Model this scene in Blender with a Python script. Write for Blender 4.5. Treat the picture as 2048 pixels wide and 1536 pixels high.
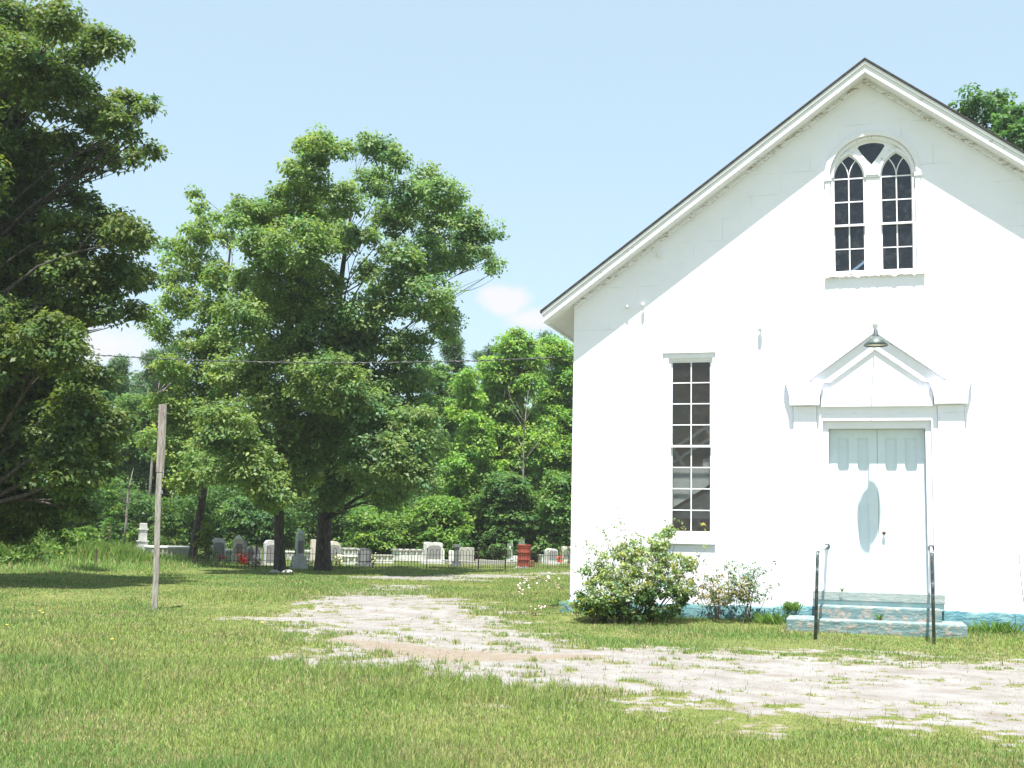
import bpy, bmesh, math, random
import numpy as np
from mathutils import Vector, Matrix
from mathutils.geometry import tessellate_polygon
R = math.radians
S = bpy.context.scene
for o in list(bpy.data.objects): bpy.data.objects.remove(o)
COL = S.collection
rng = np.random.default_rng(7)

# ------------------------------------------------------------------ camera
CX, CD, CH = -.2058, 22.3897, 1.5
YAW, PITCH, ROLL, FPX = .2913, .1249, .0215, 2363.36
FW = np.array([-math.sin(YAW)*math.cos(PITCH), math.cos(YAW)*math.cos(PITCH), math.sin(PITCH)])
RT = np.array([math.cos(YAW), math.sin(YAW), 0.]); UP = np.cross(RT, FW)
R2 = RT*math.cos(ROLL)+UP*math.sin(ROLL); U2 = np.cross(R2, FW)
CAM = np.array([CX, -CD, CH])
cd = bpy.data.cameras.new('camera'); co = bpy.data.objects.new('camera', cd); COL.objects.link(co)
cd.sensor_fit = 'HORIZONTAL'; cd.sensor_width = 36; cd.lens = FPX/2048*36
cd.clip_start = .1; cd.clip_end = 3000
m = Matrix.Identity(4)
for i in range(3):
    m[i][0], m[i][1], m[i][2], m[i][3] = R2[i], U2[i], -FW[i], CAM[i]
co.matrix_world = m
S.camera = co

# ------------------------------------------------------------------ light
SUN_EL, SUN_AZ = R(70.5), R(9)           # azimuth from the facade normal (-y) towards +x
sd = np.array([math.sin(SUN_AZ)*math.cos(SUN_EL), -math.cos(SUN_AZ)*math.cos(SUN_EL), math.sin(SUN_EL)])
sl = bpy.data.lights.new('sun', 'SUN'); sl.energy = 4.6; sl.angle = R(.53); sl.color = (1, .965, .9)
so = bpy.data.objects.new('sun', sl); COL.objects.link(so)
so.rotation_euler = Vector(sd).to_track_quat('Z', 'Y').to_euler()
W = bpy.data.worlds.new('World'); S.world = W; W.use_nodes = True
nt = W.node_tree; nt.nodes.clear()
def N(t, ty, **k):
    n = t.nodes.new(ty)
    for a, b in k.items(): setattr(n, a, b)
    return n
sky = N(nt, 'ShaderNodeTexSky', sky_type='NISHITA', sun_disc=False)
sky.sun_elevation = SUN_EL; sky.sun_rotation = math.pi-SUN_AZ
sky.altitude = 0; sky.air_density = 1.1; sky.dust_density = 1.6; sky.ozone_density = 1.6
bg = N(nt, 'ShaderNodeBackground'); bg.inputs[1].default_value = .124
out = N(nt, 'ShaderNodeOutputWorld')
# clouds in the sky: one cumulus, low haze banks
tc = N(nt, 'ShaderNodeTexCoord')
def cloud_mask(direc, spread, scale, lo, hi, flat=1.0):
    v = N(nt, 'ShaderNodeVectorMath', operation='SUBTRACT'); v.inputs[1].default_value = direc
    nt.links.new(tc.outputs['Generated'], v.inputs[0])
    sc = N(nt, 'ShaderNodeVectorMath', operation='MULTIPLY'); sc.inputs[1].default_value = (1/spread, 1/spread, flat/spread)
    nt.links.new(v.outputs[0], sc.inputs[0])
    ln = N(nt, 'ShaderNodeVectorMath', operation='LENGTH'); nt.links.new(sc.outputs[0], ln.inputs[0])
    no = N(nt, 'ShaderNodeTexNoise'); no.inputs['Scale'].default_value = scale; no.inputs['Detail'].default_value = 5; no.inputs['Roughness'].default_value = .48
    nt.links.new(tc.outputs['Generated'], no.inputs['Vector'])
    a = N(nt, 'ShaderNodeMath', operation='MULTIPLY'); a.inputs[1].default_value = 1.7; nt.links.new(no.outputs[0], a.inputs[0])
    b = N(nt, 'ShaderNodeMath', operation='SUBTRACT'); nt.links.new(a.outputs[0], b.inputs[0]); nt.links.new(ln.outputs['Value'], b.inputs[1])
    mr = N(nt, 'ShaderNodeMapRange', interpolation_type='SMOOTHSTEP'); mr.inputs[1].default_value = lo; mr.inputs[2].default_value = hi
    nt.links.new(b.outputs[0], mr.inputs[0])
    return mr.outputs[0]
def raydir(px, py):
    d = FW*FPX+R2*(px-1024)-U2*(py-768); return d/np.linalg.norm(d)
m1 = cloud_mask(tuple(raydir(1010, 598)), .030, 22, -.05, .55, 1.6)
m1b = cloud_mask(tuple(raydir(1060, 640)), .034, 20, -.1, .7, 2.4)
m2 = cloud_mask(tuple(raydir(200, 690)), .075, 18, -.1, .7, 3.0)
mx = N(nt, 'ShaderNodeMath', operation='MAXIMUM'); nt.links.new(m1, mx.inputs[0]); nt.links.new(m1b, mx.inputs[1])
mx2 = N(nt, 'ShaderNodeMath', operation='MAXIMUM'); nt.links.new(mx.outputs[0], mx2.inputs[0]); nt.links.new(m2, mx2.inputs[1])
fm = N(nt, 'ShaderNodeMath', operation='MULTIPLY'); fm.inputs[1].default_value = .85; nt.links.new(mx2.outputs[0], fm.inputs[0])
mix = N(nt, 'ShaderNodeMixRGB'); hz = N(nt, 'ShaderNodeMixRGB'); hz.inputs[0].default_value = .70; nt.links.new(sky.outputs[0], hz.inputs[1]); hz.inputs[2].default_value = (1.92, 2.52, 2.72, 1)
nt.links.new(fm.outputs[0], mix.inputs[0]); nt.links.new(hz.outputs[0], mix.inputs[1])
mix.inputs[2].default_value = (3.15, 3.05, 3.2, 1)
nt.links.new(mix.outputs[0], bg.inputs[0]); nt.links.new(bg.outputs[0], out.inputs[0])
S.view_settings.view_transform = 'Standard'; S.view_settings.look = 'None'
S.view_settings.gamma = 1; S.view_settings.exposure = 1.35
S.cycles.max_bounces = 8; S.cycles.transparent_max_bounces = 12

# ------------------------------------------------------------------ helpers
def ray(px, py): return FW*FPX+R2*(px-1024)-U2*(py-768)
def gp(px, py, z=0.):
    d = ray(px, py); return CAM+d*((z-CH)/d[2])
def at(px, py, dist):                     # point on a sight line at a horizontal distance
    d = ray(px, py); return CAM+d*(dist/math.hypot(d[0], d[1]))
def hdist(P): return math.hypot(P[0]-CX, P[1]+CD)

def vnoise(x, y, seed=0):
    xi = np.floor(x).astype(np.int64); yi = np.floor(y).astype(np.int64)
    fx = x-xi; fy = y-yi; fx = fx*fx*(3-2*fx); fy = fy*fy*(3-2*fy)
    def h(a, b):
        n = (a*374761393+b*668265263+seed*974634777) & 0xffffffff
        n = ((n ^ (n >> 13))*1274126177) & 0xffffffff
        return ((n ^ (n >> 16)) & 0xffff)/65535.
    return (h(xi, yi)*(1-fx)+h(xi+1, yi)*fx)*(1-fy)+(h(xi, yi+1)*(1-fx)+h(xi+1, yi+1)*fx)*fy
def fbm(x, y, oct=4, seed=0):
    a, s, t = .5, 0., 0.
    for i in range(oct):
        s = s+a*vnoise(x*2**i+17.3*i, y*2**i-9.1*i, seed+i); t += a; a *= .55
    return s/t
def sstep(a, b, x):
    t = np.clip((x-a)/(b-a), 0, 1); return t*t*(3-2*t)

def tag(o, label=None, cat=None, group=None, kind=None):
    if label: o['label'] = label
    if cat: o['category'] = cat
    if group: o['group'] = group
    if kind: o['kind'] = kind
    return o
def empty(name, loc=(0, 0, 0), rz=0, label=None, cat=None, group=None, parent=None):
    o = bpy.data.objects.new(name, None); COL.objects.link(o); o.location = loc; o.rotation_euler = (0, 0, rz)
    o.empty_display_size = .2
    if parent: o.parent = parent
    return tag(o, label, cat, group)
def npmesh(name, v, f, mat, parent=None, col=None, smooth=False, loc=None):
    """v (n,3), f (m,k) all faces with k corners"""
    me = bpy.data.meshes.new(name); v = np.asarray(v, np.float32); f = np.asarray(f, np.int32)
    n, k = f.shape
    me.vertices.add(len(v)); me.vertices.foreach_set('co', v.ravel())
    me.loops.add(n*k); me.loops.foreach_set('vertex_index', f.ravel())
    me.polygons.add(n); me.polygons.foreach_set('loop_start', np.arange(0, n*k, k, dtype=np.int32))
    me.polygons.foreach_set('loop_total', np.full(n, k, np.int32))
    if smooth: me.polygons.foreach_set('use_smooth', np.ones(n, bool))
    me.update(calc_edges=True)
    if col is not None:
        a = me.color_attributes.new('Col', 'FLOAT_COLOR', 'POINT')
        c = np.ones((len(v), 4), np.float32); c[:, :3] = col; a.data.foreach_set('color', c.ravel())
    me.materials.append(mat)
    o = bpy.data.objects.new(name, me); COL.objects.link(o)
    if parent: o.parent = parent
    if loc is not None: o.location = loc
    return o

class MB:
    def __init__(s): s.v = []; s.f = []
    def add(s, vs, fs):
        b = len(s.v); s.v += [tuple(map(float, p)) for p in vs]; s.f += [tuple(b+i for i in q) for q in fs]; return s
    def box(s, x0, x1, y0, y1, z0, z1):
        return s.add([(x0, y0, z0), (x1, y0, z0), (x1, y1, z0), (x0, y1, z0), (x0, y0, z1), (x1, y0, z1), (x1, y1, z1), (x0, y1, z1)],
                     [(0, 3, 2, 1), (4, 5, 6, 7), (0, 1, 5, 4), (1, 2, 6, 5), (2, 3, 7, 6), (3, 0, 4, 7)])
    def prism(s, pts, y0, y1, holes=()):
        """pts: (x,z) outline; extruded from y0 (front) to y1"""
        loops = [list(pts)]+[list(h) for h in holes]
        flat = [p for l in loops for p in l]; n = len(flat)
        tr = tessellate_polygon([[Vector((p[0], p[1], 0)) for p in l] for l in loops])
        vs = [(p[0], y0, p[1]) for p in flat]+[(p[0], y1, p[1]) for p in flat]
        fs = []
        for t in tr:
            a, b, c = [flat[i] for i in t]
            ar = (b[0]-a[0])*(c[1]-a[1])-(b[1]-a[1])*(c[0]-a[0])
            t = tuple(t) if ar > 0 else (t[0], t[2], t[1])
            fs.append(t); fs.append((t[2]+n, t[1]+n, t[0]+n))
        k = 0
        for li, l in enumerate(loops):
            ar = sum(l[i][0]*l[(i+1) % len(l)][1]-l[(i+1) % len(l)][0]*l[i][1] for i in range(len(l)))
            ccw = (ar > 0) == (li == 0)
            for i in range(len(l)):
                a, b = k+i, k+(i+1) % len(l)
                fs.append((b, a, a+n, b+n) if ccw else (a, b, b+n, a+n))
            k += len(l)
        return s.add(vs, fs)
    def prism_x(s, pts, x0, x1):
        """pts: (y,z) outline convex, extruded along x"""
        n = len(pts)
        vs = [(x0, p[0], p[1]) for p in pts]+[(x1, p[0], p[1]) for p in pts]
        return s.add(vs, [tuple(range(n)), tuple(range(2*n-1, n-1, -1))]+[(i, i+n, (i+1) % n+n, (i+1) % n) for i in range(n)])
    def tube(s, pts, rad, n=8, caps=True):
        P = [Vector(p) for p in pts]; rads = rad if hasattr(rad, '__len__') else [rad]*len(P)
        vs = []; fs = []
        prev = None
        for i, p in enumerate(P):
            t = (P[min(i+1, len(P)-1)]-P[max(i-1, 0)]).normalized()
            a = Vector((0, 0, 1)) if abs(t.z) < .9 else Vector((1, 0, 0))
            u = t.cross(a).normalized() if prev is None else (prev-t*prev.dot(t)).normalized()
            prev = u; w = t.cross(u)
            for k in range(n):
                an = 2*math.pi*k/n; vs.append(p+(u*math.cos(an)+w*math.sin(an))*rads[i])
        for i in range(len(P)-1):
            for k in range(n):
                a, b = i*n+k, i*n+(k+1) % n; fs.append((a, b, b+n, a+n))
        if caps:
            fs.append(tuple(reversed(range(n)))); fs.append(tuple(range((len(P)-1)*n, len(P)*n)))
        return s.add(vs, fs)
    def lathe(s, prof, c=(0, 0, 0), n=24, axis='z', wob=0):
        """prof: list of (r, h)"""
        vs = []; fs = []
        for (r, h) in prof:
            for k in range(n):
                an = 2*math.pi*k/n
                p = (r*math.cos(an), r*math.sin(an), h) if axis == 'z' else (r*math.cos(an), h, r*math.sin(an))
                vs.append((c[0]+p[0], c[1]+p[1], c[2]+p[2]))
        for i in range(len(prof)-1):
            for k in range(n):
                a, b = i*n+k, i*n+(k+1) % n; fs.append((a, b, b+n, a+n))
        fs.append(tuple(reversed(range(n)))); fs.append(tuple(range((len(prof)-1)*n, len(prof)*n)))
        return s.add(vs, fs)
    def build(s, name, mat, parent=None, bevel=0, smooth=False, loc=None, norm=True):
        me = bpy.data.meshes.new(name); me.from_pydata(s.v, [], s.f); 
        if norm:
            bm = bmesh.new(); bm.from_mesh(me); bmesh.ops.recalc_face_normals(bm, faces=bm.faces)
            if bevel:
                bmesh.ops.remove_doubles(bm, verts=bm.verts, dist=1e-5)
                es = [e for e in bm.edges if len(e.link_faces) == 2 and e.calc_face_angle(0) > .5]
                bmesh.ops.bevel(bm, geom=es, offset=bevel, segments=2, affect='EDGES', profile=.6, clamp_overlap=True)
            bm.to_mesh(me); bm.free()
        if smooth:
            for p in me.polygons: p.use_smooth = True
        me.materials.append(mat)
        o = bpy.data.objects.new(name, me); COL.objects.link(o)
        if parent: o.parent = parent
        if loc is not None: o.location = loc
        return o

# ------------------------------------------------------------------ materials
def mat_base(name):
    m = bpy.data.materials.new(name); m.use_nodes = True; t = m.node_tree
    return m, t, t.nodes['Principled BSDF'], t.nodes['Material Output']
def noise_col(t, scale, stops, detail=6, rough=.6, vec=None, dist=0):
    no = N(t, 'ShaderNodeTexNoise'); no.inputs['Scale'].default_value = scale; no.inputs['Detail'].default_value = detail
    no.inputs['Roughness'].default_value = rough; no.inputs['Distortion'].default_value = dist
    if vec is not None: t.links.new(vec, no.inputs['Vector'])
    cr = N(t, 'ShaderNodeValToRGB'); e = cr.color_ramp.elements
    while len(e) < len(stops): e.new(.5)
    for i, (p, c) in enumerate(stops): e[i].position = p; e[i].color = (*c, 1)
    t.links.new(no.outputs[0], cr.inputs[0]); return cr.outputs[0], no.outputs[0]
def objvec(t, scale=(1, 1, 1)):
    c = N(t, 'ShaderNodeTexCoord'); mp = N(t, 'ShaderNodeMapping'); mp.inputs['Scale'].default_value = scale
    t.links.new(c.outputs['Object'], mp.inputs[0]); return mp.outputs[0]
def bump(t, p, h, strength, dist=.02, prev=None):
    b = N(t, 'ShaderNodeBump'); b.inputs['Strength'].default_value = strength; b.inputs['Distance'].default_value = dist
    t.links.new(h, b.inputs['Height'])
    if prev is not None: t.links.new(prev, b.inputs['Normal'])
    t.links.new(b.outputs[0], p.inputs['Normal']); return b.outputs[0]
def mixc(t, fac, a, b, mode='MIX'):
    m = N(t, 'ShaderNodeMixRGB', blend_type=mode)
    for i, x in ((0, fac), (1, a), (2, b)):
        if isinstance(x, (int, float)): m.inputs[i].default_value = x
        elif isinstance(x, tuple): m.inputs[i].default_value = (*x, 1)
        else: t.links.new(x, m.inputs[i])
    return m.outputs[0]
def noisy(name, stops, scale=6, rough=.85, bscale=40, bstr=.3, bdist=.01, stretch=(1, 1, 1), spec=.3, metal=0, detail=6, nr=.6):
    m, t, p, o = mat_base(name); v = objvec(t, stretch)
    c, _ = noise_col(t, scale, stops, vec=v, detail=detail, rough=nr)
    t.links.new(c, p.inputs['Base Color']); p.inputs['Roughness'].default_value = rough
    p.inputs['Specular IOR Level'].default_value = spec; p.inputs['Metallic'].default_value = metal
    if bstr:
        _, h = noise_col(t, bscale, [(0, (0, 0, 0)), (1, (1, 1, 1))], vec=v); bump(t, p, h, bstr, bdist)
    return m

# white stucco laid off in courses
def mk_stucco():
    m, t, p, o = mat_base('white stucco'); v = objvec(t)
    c, _ = noise_col(t, 1.3, [(.3, (.82, .82, .91)), (.55, (.86, .855, .95)), (.8, (.88, .87, .96))], vec=v)
    c2, _ = noise_col(t, 9, [(.68, (1, 1, 1)), (.76, (.80, .80, .78))], vec=v, detail=8, rough=.7)
    sp, _ = noise_col(t, 26, [(.73, (1, 1, 1)), (.78, (.62, .6, .56))], vec=v, detail=3)
    c = mixc(t, .5, c, c2, 'MULTIPLY'); c = mixc(t, .8, c, sp, 'MULTIPLY')
    # faint block joints
    mp = N(t, 'ShaderNodeMapping'); mp.inputs['Rotation'].default_value = (R(90), 0, 0); t.links.new(v, mp.inputs[0])
    br = N(t, 'ShaderNodeTexBrick'); br.inputs['Scale'].default_value = 1; br.inputs['Brick Width'].default_value = 1.1; br.inputs['Row Height'].default_value = .42
    br.inputs['Mortar Size'].default_value = .006; br.inputs['Mortar Smooth'].default_value = .4
    br.inputs['Color1'].default_value = br.inputs['Color2'].default_value = (1, 1, 1, 1); br.inputs['Mortar'].default_value = (0, 0, 0, 1)
    nv = N(t, 'ShaderNodeTexNoise'); nv.inputs['Scale'].default_value = 3; t.links.new(mp.outputs[0], nv.inputs['Vector'])
    mv = mixc(t, .02, mp.outputs[0], nv.outputs['Color'], 'ADD'); t.links.new(mv, br.inputs['Vector'])
    jm, _ = noise_col(t, 1.7, [(.5, (0, 0, 0)), (.62, (1, 1, 1))], vec=v)
    jd = mixc(t, jm, (1, 1, 1), br.outputs['Color'])
    c = mixc(t, .2, c, jd, 'MULTIPLY')
    t.links.new(c, p.inputs['Base Color']); p.inputs['Roughness'].default_value = .9; p.inputs['Specular IOR Level'].default_value = .2
    h1 = noise_col(t, 5, [(0, (0, 0, 0)), (1, (1, 1, 1))], vec=v, detail=8)[1]
    b = bump(t, p, h1, .35, .03); b = bump(t, p, jd, .5, .01, b)
    return m
M = {}
M['stucco'] = mk_stucco()
# painted wood with flaking
def mk_trim(name, thresh, base=(.83, .825, .89), under=(.42, .40, .36), stretch=(1, 1, 1)):
    m, t, p, o = mat_base(name); v = objvec(t, stretch)
    c, h = noise_col(t, 11, [(thresh, base), (thresh+.035, under)], vec=v, detail=9, rough=.72)
    c2, _ = noise_col(t, 3, [(.3, (.93, .93, .92)), (.7, (1, 1, 1))], vec=v)
    c = mixc(t, 1, c, c2, 'MULTIPLY')
    t.links.new(c, p.inputs['Base Color']); p.inputs['Roughness'].default_value = .6; p.inputs['Specular IOR Level'].default_value = .35
    bump(t, p, h, .25, .01); return m
M['trim'] = mk_trim('white painted wood', .67)
M['trim_worn'] = mk_trim('flaking white paint', .60, under=(.50, .48, .44))
M['sill_worn'] = mk_trim('badly flaking sill', .54, under=(.40, .33, .27), stretch=(.6, 1, 2.2))
M['door'] = mk_trim('pale painted door', .70, base=(.68, .76, .83), under=(.5, .52, .5))
M['shingle'] = noisy('dark asphalt shingle', [(.35, (.025, .024, .024)), (.65, (.055, .052, .05))], 14, bscale=60, bstr=.6)
# rough teal plinth
def mk_teal(name, th, base=((.085, .20, .235), (.15, .285, .31)), chips=((.28, .23, .19), (.36, .34, .32)), bs=.9):
    m, t, p, o = mat_base(name); v = objvec(t)
    a, _ = noise_col(t, 4, [(.35, base[0]), (.62, base[1])], vec=v)
    c, _ = noise_col(t, 10, [(.3, chips[0]), (.7, chips[1])], vec=v)
    _, f = noise_col(t, 1, [(0, (0, 0, 0)), (1, (1, 1, 1))], vec=objvec(t, (7, 7, 11)), detail=8, rough=.66)
    mr = N(t, 'ShaderNodeMapRange'); mr.inputs[1].default_value = th; mr.inputs[2].default_value = th+.05; t.links.new(f, mr.inputs[0])
    g = mixc(t, mr.outputs[0], a, c)
    t.links.new(g, p.inputs['Base Color']); p.inputs['Roughness'].default_value = .9; p.inputs['Specular IOR Level'].default_value = .2
    h = noise_col(t, 7, [(0, (0, 0, 0)), (1, (1, 1, 1))], vec=objvec(t, (1, 1, 2)), detail=6, rough=.65)[1]; b = bump(t, p, h, bs, .07); bump(t, p, f, .4, .02, b)
    return m
M['teal'] = mk_teal('rough teal masonry', .66)
M['teal_step'] = mk_teal('chipped pale teal concrete', .52, ((.13, .215, .225), (.20, .275, .28)), bs=.5)
M['teal_lit'] = mk_teal('teal concrete lightened against slab shade', .66, ((.40, .56, .57), (.50, .64, .64)), bs=.3)  # step colour painted paler to lift the shadow below the slab
M['slab'] = mk_teal('worn concrete slab', .60, ((.27, .325, .32), (.33, .37, .36)), ((.24, .21, .18), (.31, .29, .27)), .3)

def mk_glass(name, refl=1.0, tint=(.92, .95, .96), dirt=.08):
    m, t, p, o = mat_base(name); t.nodes.remove(p)
    tr = N(t, 'ShaderNodeBsdfTransparent'); tr.inputs[0].default_value = (*tint, 1)
    gl = N(t, 'ShaderNodeBsdfGlossy'); gl.inputs['Roughness'].default_value = .03; gl.inputs[0].default_value = (.95, .97, 1, 1)
    fr = N(t, 'ShaderNodeFresnel'); fr.inputs[0].default_value = 1.52
    a0 = N(t, 'ShaderNodeMath', operation='MULTIPLY'); a0.inputs[1].default_value = refl; t.links.new(fr.outputs[0], a0.inputs[0])
    ge = N(t, 'ShaderNodeNewGeometry'); fb = N(t, 'ShaderNodeMath', operation='SUBTRACT'); fb.inputs[0].default_value = 1; t.links.new(ge.outputs['Backfacing'], fb.inputs[1])
    a = N(t, 'ShaderNodeMath', operation='MULTIPLY'); t.links.new(a0.outputs[0], a.inputs[0]); t.links.new(fb.outputs[0], a.inputs[1])
    mx = N(t, 'ShaderNodeMixShader'); t.links.new(a.outputs[0], mx.inputs[0]); t.links.new(tr.outputs[0], mx.inputs[1]); t.links.new(gl.outputs[0], mx.inputs[2])
    df = N(t, 'ShaderNodeBsdfDiffuse'); df.inputs[0].default_value = (.62, .63, .62, 1)
    _, d = noise_col(t, 9, [(0, (0, 0, 0)), (1, (1, 1, 1))], vec=objvec(t), detail=9, rough=.78)
    mr = N(t, 'ShaderNodeMapRange'); mr.inputs[1].default_value = .50; mr.inputs[2].default_value = .80; mr.inputs[3].default_value = .006; mr.inputs[4].default_value = dirt*4
    t.links.new(d, mr.inputs[0])
    m2 = N(t, 'ShaderNodeMixShader'); t.links.new(mr.outputs[0], m2.inputs[0]); t.links.new(mx.outputs[0], m2.inputs[1]); t.links.new(df.outputs[0], m2.inputs[2])
    t.links.new(m2.outputs[0], o.inputs[0])
    wv = noise_col(t, 2.5, [(0, (0, 0, 0)), (1, (1, 1, 1))], vec=objvec(t))[1]
    b = N(t, 'ShaderNodeBump'); b.inputs['Strength'].default_value = .08; b.inputs['Distance'].default_value = .05; t.links.new(wv, b.inputs['Height']); t.links.new(b.outputs[0], gl.inputs['Normal'])
    return m
M['glass'] = mk_glass('old window glass', 1.0, (.86, .87, .86), .018)
M['dirty_glass'] = mk_glass('dusty upper window glass', 1.3, (.62, .68, .74), .025)
M['int_wall'] = noisy('tan interior plaster', [(.3, (.42, .30, .17)), (.7, (.52, .39, .23))], 3, bstr=.1)
M['int_floor'] = noisy('brown floorboards', [(.3, (.24, .16, .10)), (.7, (.32, .22, .14))], 3, stretch=(8, 1, 1), rough=.5)
M['int_white'] = noisy('dull white interior paint', [(.3, (.78, .80, .79)), (.7, (.84, .85, .84))], 5, bstr=.1)
M['stair_white'] = noisy('pale grey boarding', [(.3, (.34, .37, .37)), (.7, (.42, .45, .45))], 5, bstr=.1)
M['int_wood'] = noisy('grey brown timber', [(.3, (.42, .40, .37)), (.7, (.55, .52, .48))], 4, stretch=(1, 1, 6))
M['pipe'] = noisy('dark worn pipe paint', [(.40, (.035, .045, .05)), (.58, (.09, .11, .12)), (.70, (.35, .40, .40))], 14, rough=.45, bstr=.15, spec=.5)
M['pipe_lit'] = noisy('worn pipe in lit tone', [(.35, (.30, .36, .36)), (.6, (.55, .60, .60)), (.75, (.12, .14, .14))], 12, rough=.5, bstr=.1)  # worn pipe, with its sunlit side put into the paler colour
M['enamel'] = noisy('weathered grey green enamel', [(.40, (.045, .07, .072)), (.6, (.10, .135, .13)), (.76, (.32, .31, .26))], 11, rough=.4, bstr=.1, spec=.5)
M['enamel_in'] = noisy('rusty cream enamel', [(.4, (.62, .60, .48)), (.65, (.50, .42, .28))], 16, rough=.6, bstr=.05)
M['brass'] = noisy('dull dark brass', [(.3, (.10, .06, .04)), (.7, (.18, .11, .07))], 20, rough=.4, metal=.7, bstr=0)
M['ceramic'] = noisy('white ceramic', [(.3, (.72, .72, .70)), (.7, (.8, .8, .79))], 20, rough=.3, bstr=0)
M['cable'] = noisy('weathered black cable', [(.4, (.03, .03, .032)), (.6, (.10, .105, .11))], 30, rough=.5, bstr=.2)
def mk_wood(name, a, b, st=(9, 9, 1)):
    m, t, p, o = mat_base(name); v = objvec(t, st)
    c, h = noise_col(t, 4, [(.30, (a[0]*.35, a[1]*.35, a[2]*.35)), (.42, a), (.62, b)], vec=v, detail=8, rough=.65, dist=.6)
    t.links.new(c, p.inputs['Base Color']); p.inputs['Roughness'].default_value = .9; bump(t, p, h, .6, .02); return m
M['post'] = mk_wood('weathered grey post wood', (.22, .20, .18), (.36, .34, .31))
M['post_red'] = mk_wood('faded reddish board', (.21, .175, .158), (.34, .30, .28))
M['bark'] = noisy('grey brown bark', [(.35, (.03, .026, .021)), (.5, (.065, .056, .047)), (.68, (.12, .11, .097))], 5, stretch=(3, 3, .8), bscale=9, bstr=.9, bdist=.05)
M['bark_pale'] = noisy('pale grey bark', [(.35, (.12, .105, .09)), (.65, (.27, .25, .225))], 5, stretch=(3, 3, .8), bscale=9, bstr=.7, bdist=.04)
M['stem'] = noisy('thin brown stems', [(.35, (.07, .05, .035)), (.65, (.15, .11, .075))], 12, bstr=.2)
M['iron'] = noisy('rusted black iron', [(.4, (.018, .016, .015)), (.62, (.05, .035, .028))], 20, bstr=.3, rough=.7)
M['rust_red'] = noisy('rust red painted drum steel', [(.35, (.20, .035, .025)), (.6, (.27, .055, .035)), (.75, (.14, .05, .03))], 6, rough=.6, bstr=.2)
M['rust'] = noisy('orange rust', [(.35, (.24, .10, .05)), (.65, (.42, .24, .15))], 8, bstr=.3)
def stone(name, a, b, s, sc=9):
    return noisy(name, [(.30, s), (.44, a), (.66, b)], sc, bscale=30, bstr=.4, detail=9, nr=.7)
M['granite'] = stone('pale grey granite', (.52, .52, .50), (.68, .68, .66), (.28, .28, .27))
M['granite_dark'] = stone('dark grey granite', (.12, .13, .13), (.21, .22, .22), (.06, .065, .07))
M['marble'] = stone('weathered white marble', (.60, .60, .58), (.78, .78, .76), (.24, .24, .22), 6)
M['beige_stone'] = stone('beige stained stone', (.52, .48, .40), (.66, .62, .54), (.24, .22, .18))
M['cement'] = stone('lichen grey cement', (.34, .33, .30), (.46, .45, .41), (.17, .17, .155))
M['inset'] = stone('grey inscription face', (.22, .22, .22), (.31, .31, .31), (.14, .14, .14), 30)
def plain(name, c, rough=.8, trans=0):
    return noisy(name, [(.3, tuple(x*.8 for x in c)), (.7, c)], 25, rough=rough, bstr=0)
M['fl_magenta'] = plain('magenta petals', (.75, .05, .22)); M['fl_red'] = plain('red petals', (.75, .03, .02))
M['fl_white'] = plain('white pink petals', (.8, .66, .62)); M['fl_cream'] = plain('cream yellow petals', (.72, .70, .42))
M['fl_yellow'] = plain('yellow petals', (.75, .62, .1)); M['fl_leaf'] = plain('green flower leaves', (.06, .12, .04))

def mk_leaf(name, trans=.48, rough=.5, spec=.32, tboost=(1.3, 1.45, .7)):
    m, t, p, o = mat_base(name)
    a = N(t, 'ShaderNodeAttribute', attribute_name='Col'); t.links.new(a.outputs['Color'], p.inputs['Base Color'])
    p.inputs['Roughness'].default_value = rough; p.inputs['Specular IOR Level'].default_value = spec
    tl = N(t, 'ShaderNodeBsdfTranslucent'); t.links.new(mixc(t, 1, a.outputs['Color'], tboost, 'MULTIPLY'), tl.inputs[0])
    mx = N(t, 'ShaderNodeMixShader'); mx.inputs[0].default_value = trans
    t.links.new(p.outputs[0], mx.inputs[1]); t.links.new(tl.outputs[0], mx.inputs[2]); t.links.new(mx.outputs[0], o.inputs[0])
    return m
M['leaf'] = mk_leaf('tree leaves'); M['grass'] = mk_leaf('grass blades', .35, .6, .2, (1.15, 1.2, .8))

# ------------------------------------------------------------------ ground
def zground(x, y):
    z = -.11*sstep(0, -1.6, y)+.018*(fbm(x*.5, y*.5, 3, 5)-.5)*2
    z = z*(1-sstep(-.3, .4, y)*sstep(-5.9, -5.5, x))              # level under the church
    z = z+.25*sstep(0, 9, -x-20.5)*sstep(2, 10, y)                  # bank at the left under the weeds
    return z
PATH = [((6., -8.0, 4.8), (1.5, -7.9, 4.7)), ((1.5, -7.9, 4.7), (-1.6, -7.9, 4.2)), ((-1.6, -7.8, 4.0), (-4.4, -7.7, 3.3)),
        ((-4.4, -7.7, 3.3), (-6.6, -5.2, 2.6)), ((-6.6, -5.2, 2.5), (-8.8, -1.9, 2.8)), ((-8.8, -1.9, 2.8), (-10.2, 1.8, 2.2))]
FAINT = [((-10.4, 1.3, 2.), (-12.3, 8, 1.2), .5), ((-14.4, 12.2, 1.6), (-12.3, 16.8, 1.8), .78), ((-12.2, 18, 1.0), (-10., 26, 1.3), .6), ((-13.6, 12., 1.2), (-11.9, 13.0, 1.2), .75)]
PEACH = [((-7.3, -6.4, .5), (-5.4, -7.5, .75)), ((-5.4, -7.5, .75), (-3.6, -6.9, .35))]
SOLID = [((6, -8.6, 1.5), (0.6, -8.9, 1.4)), ((.6, -8.9, 1.4), (-2.2, -8.6, .9)), ((-9.8, -1.4, .9), (-8.2, -.6, .6))]
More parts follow.
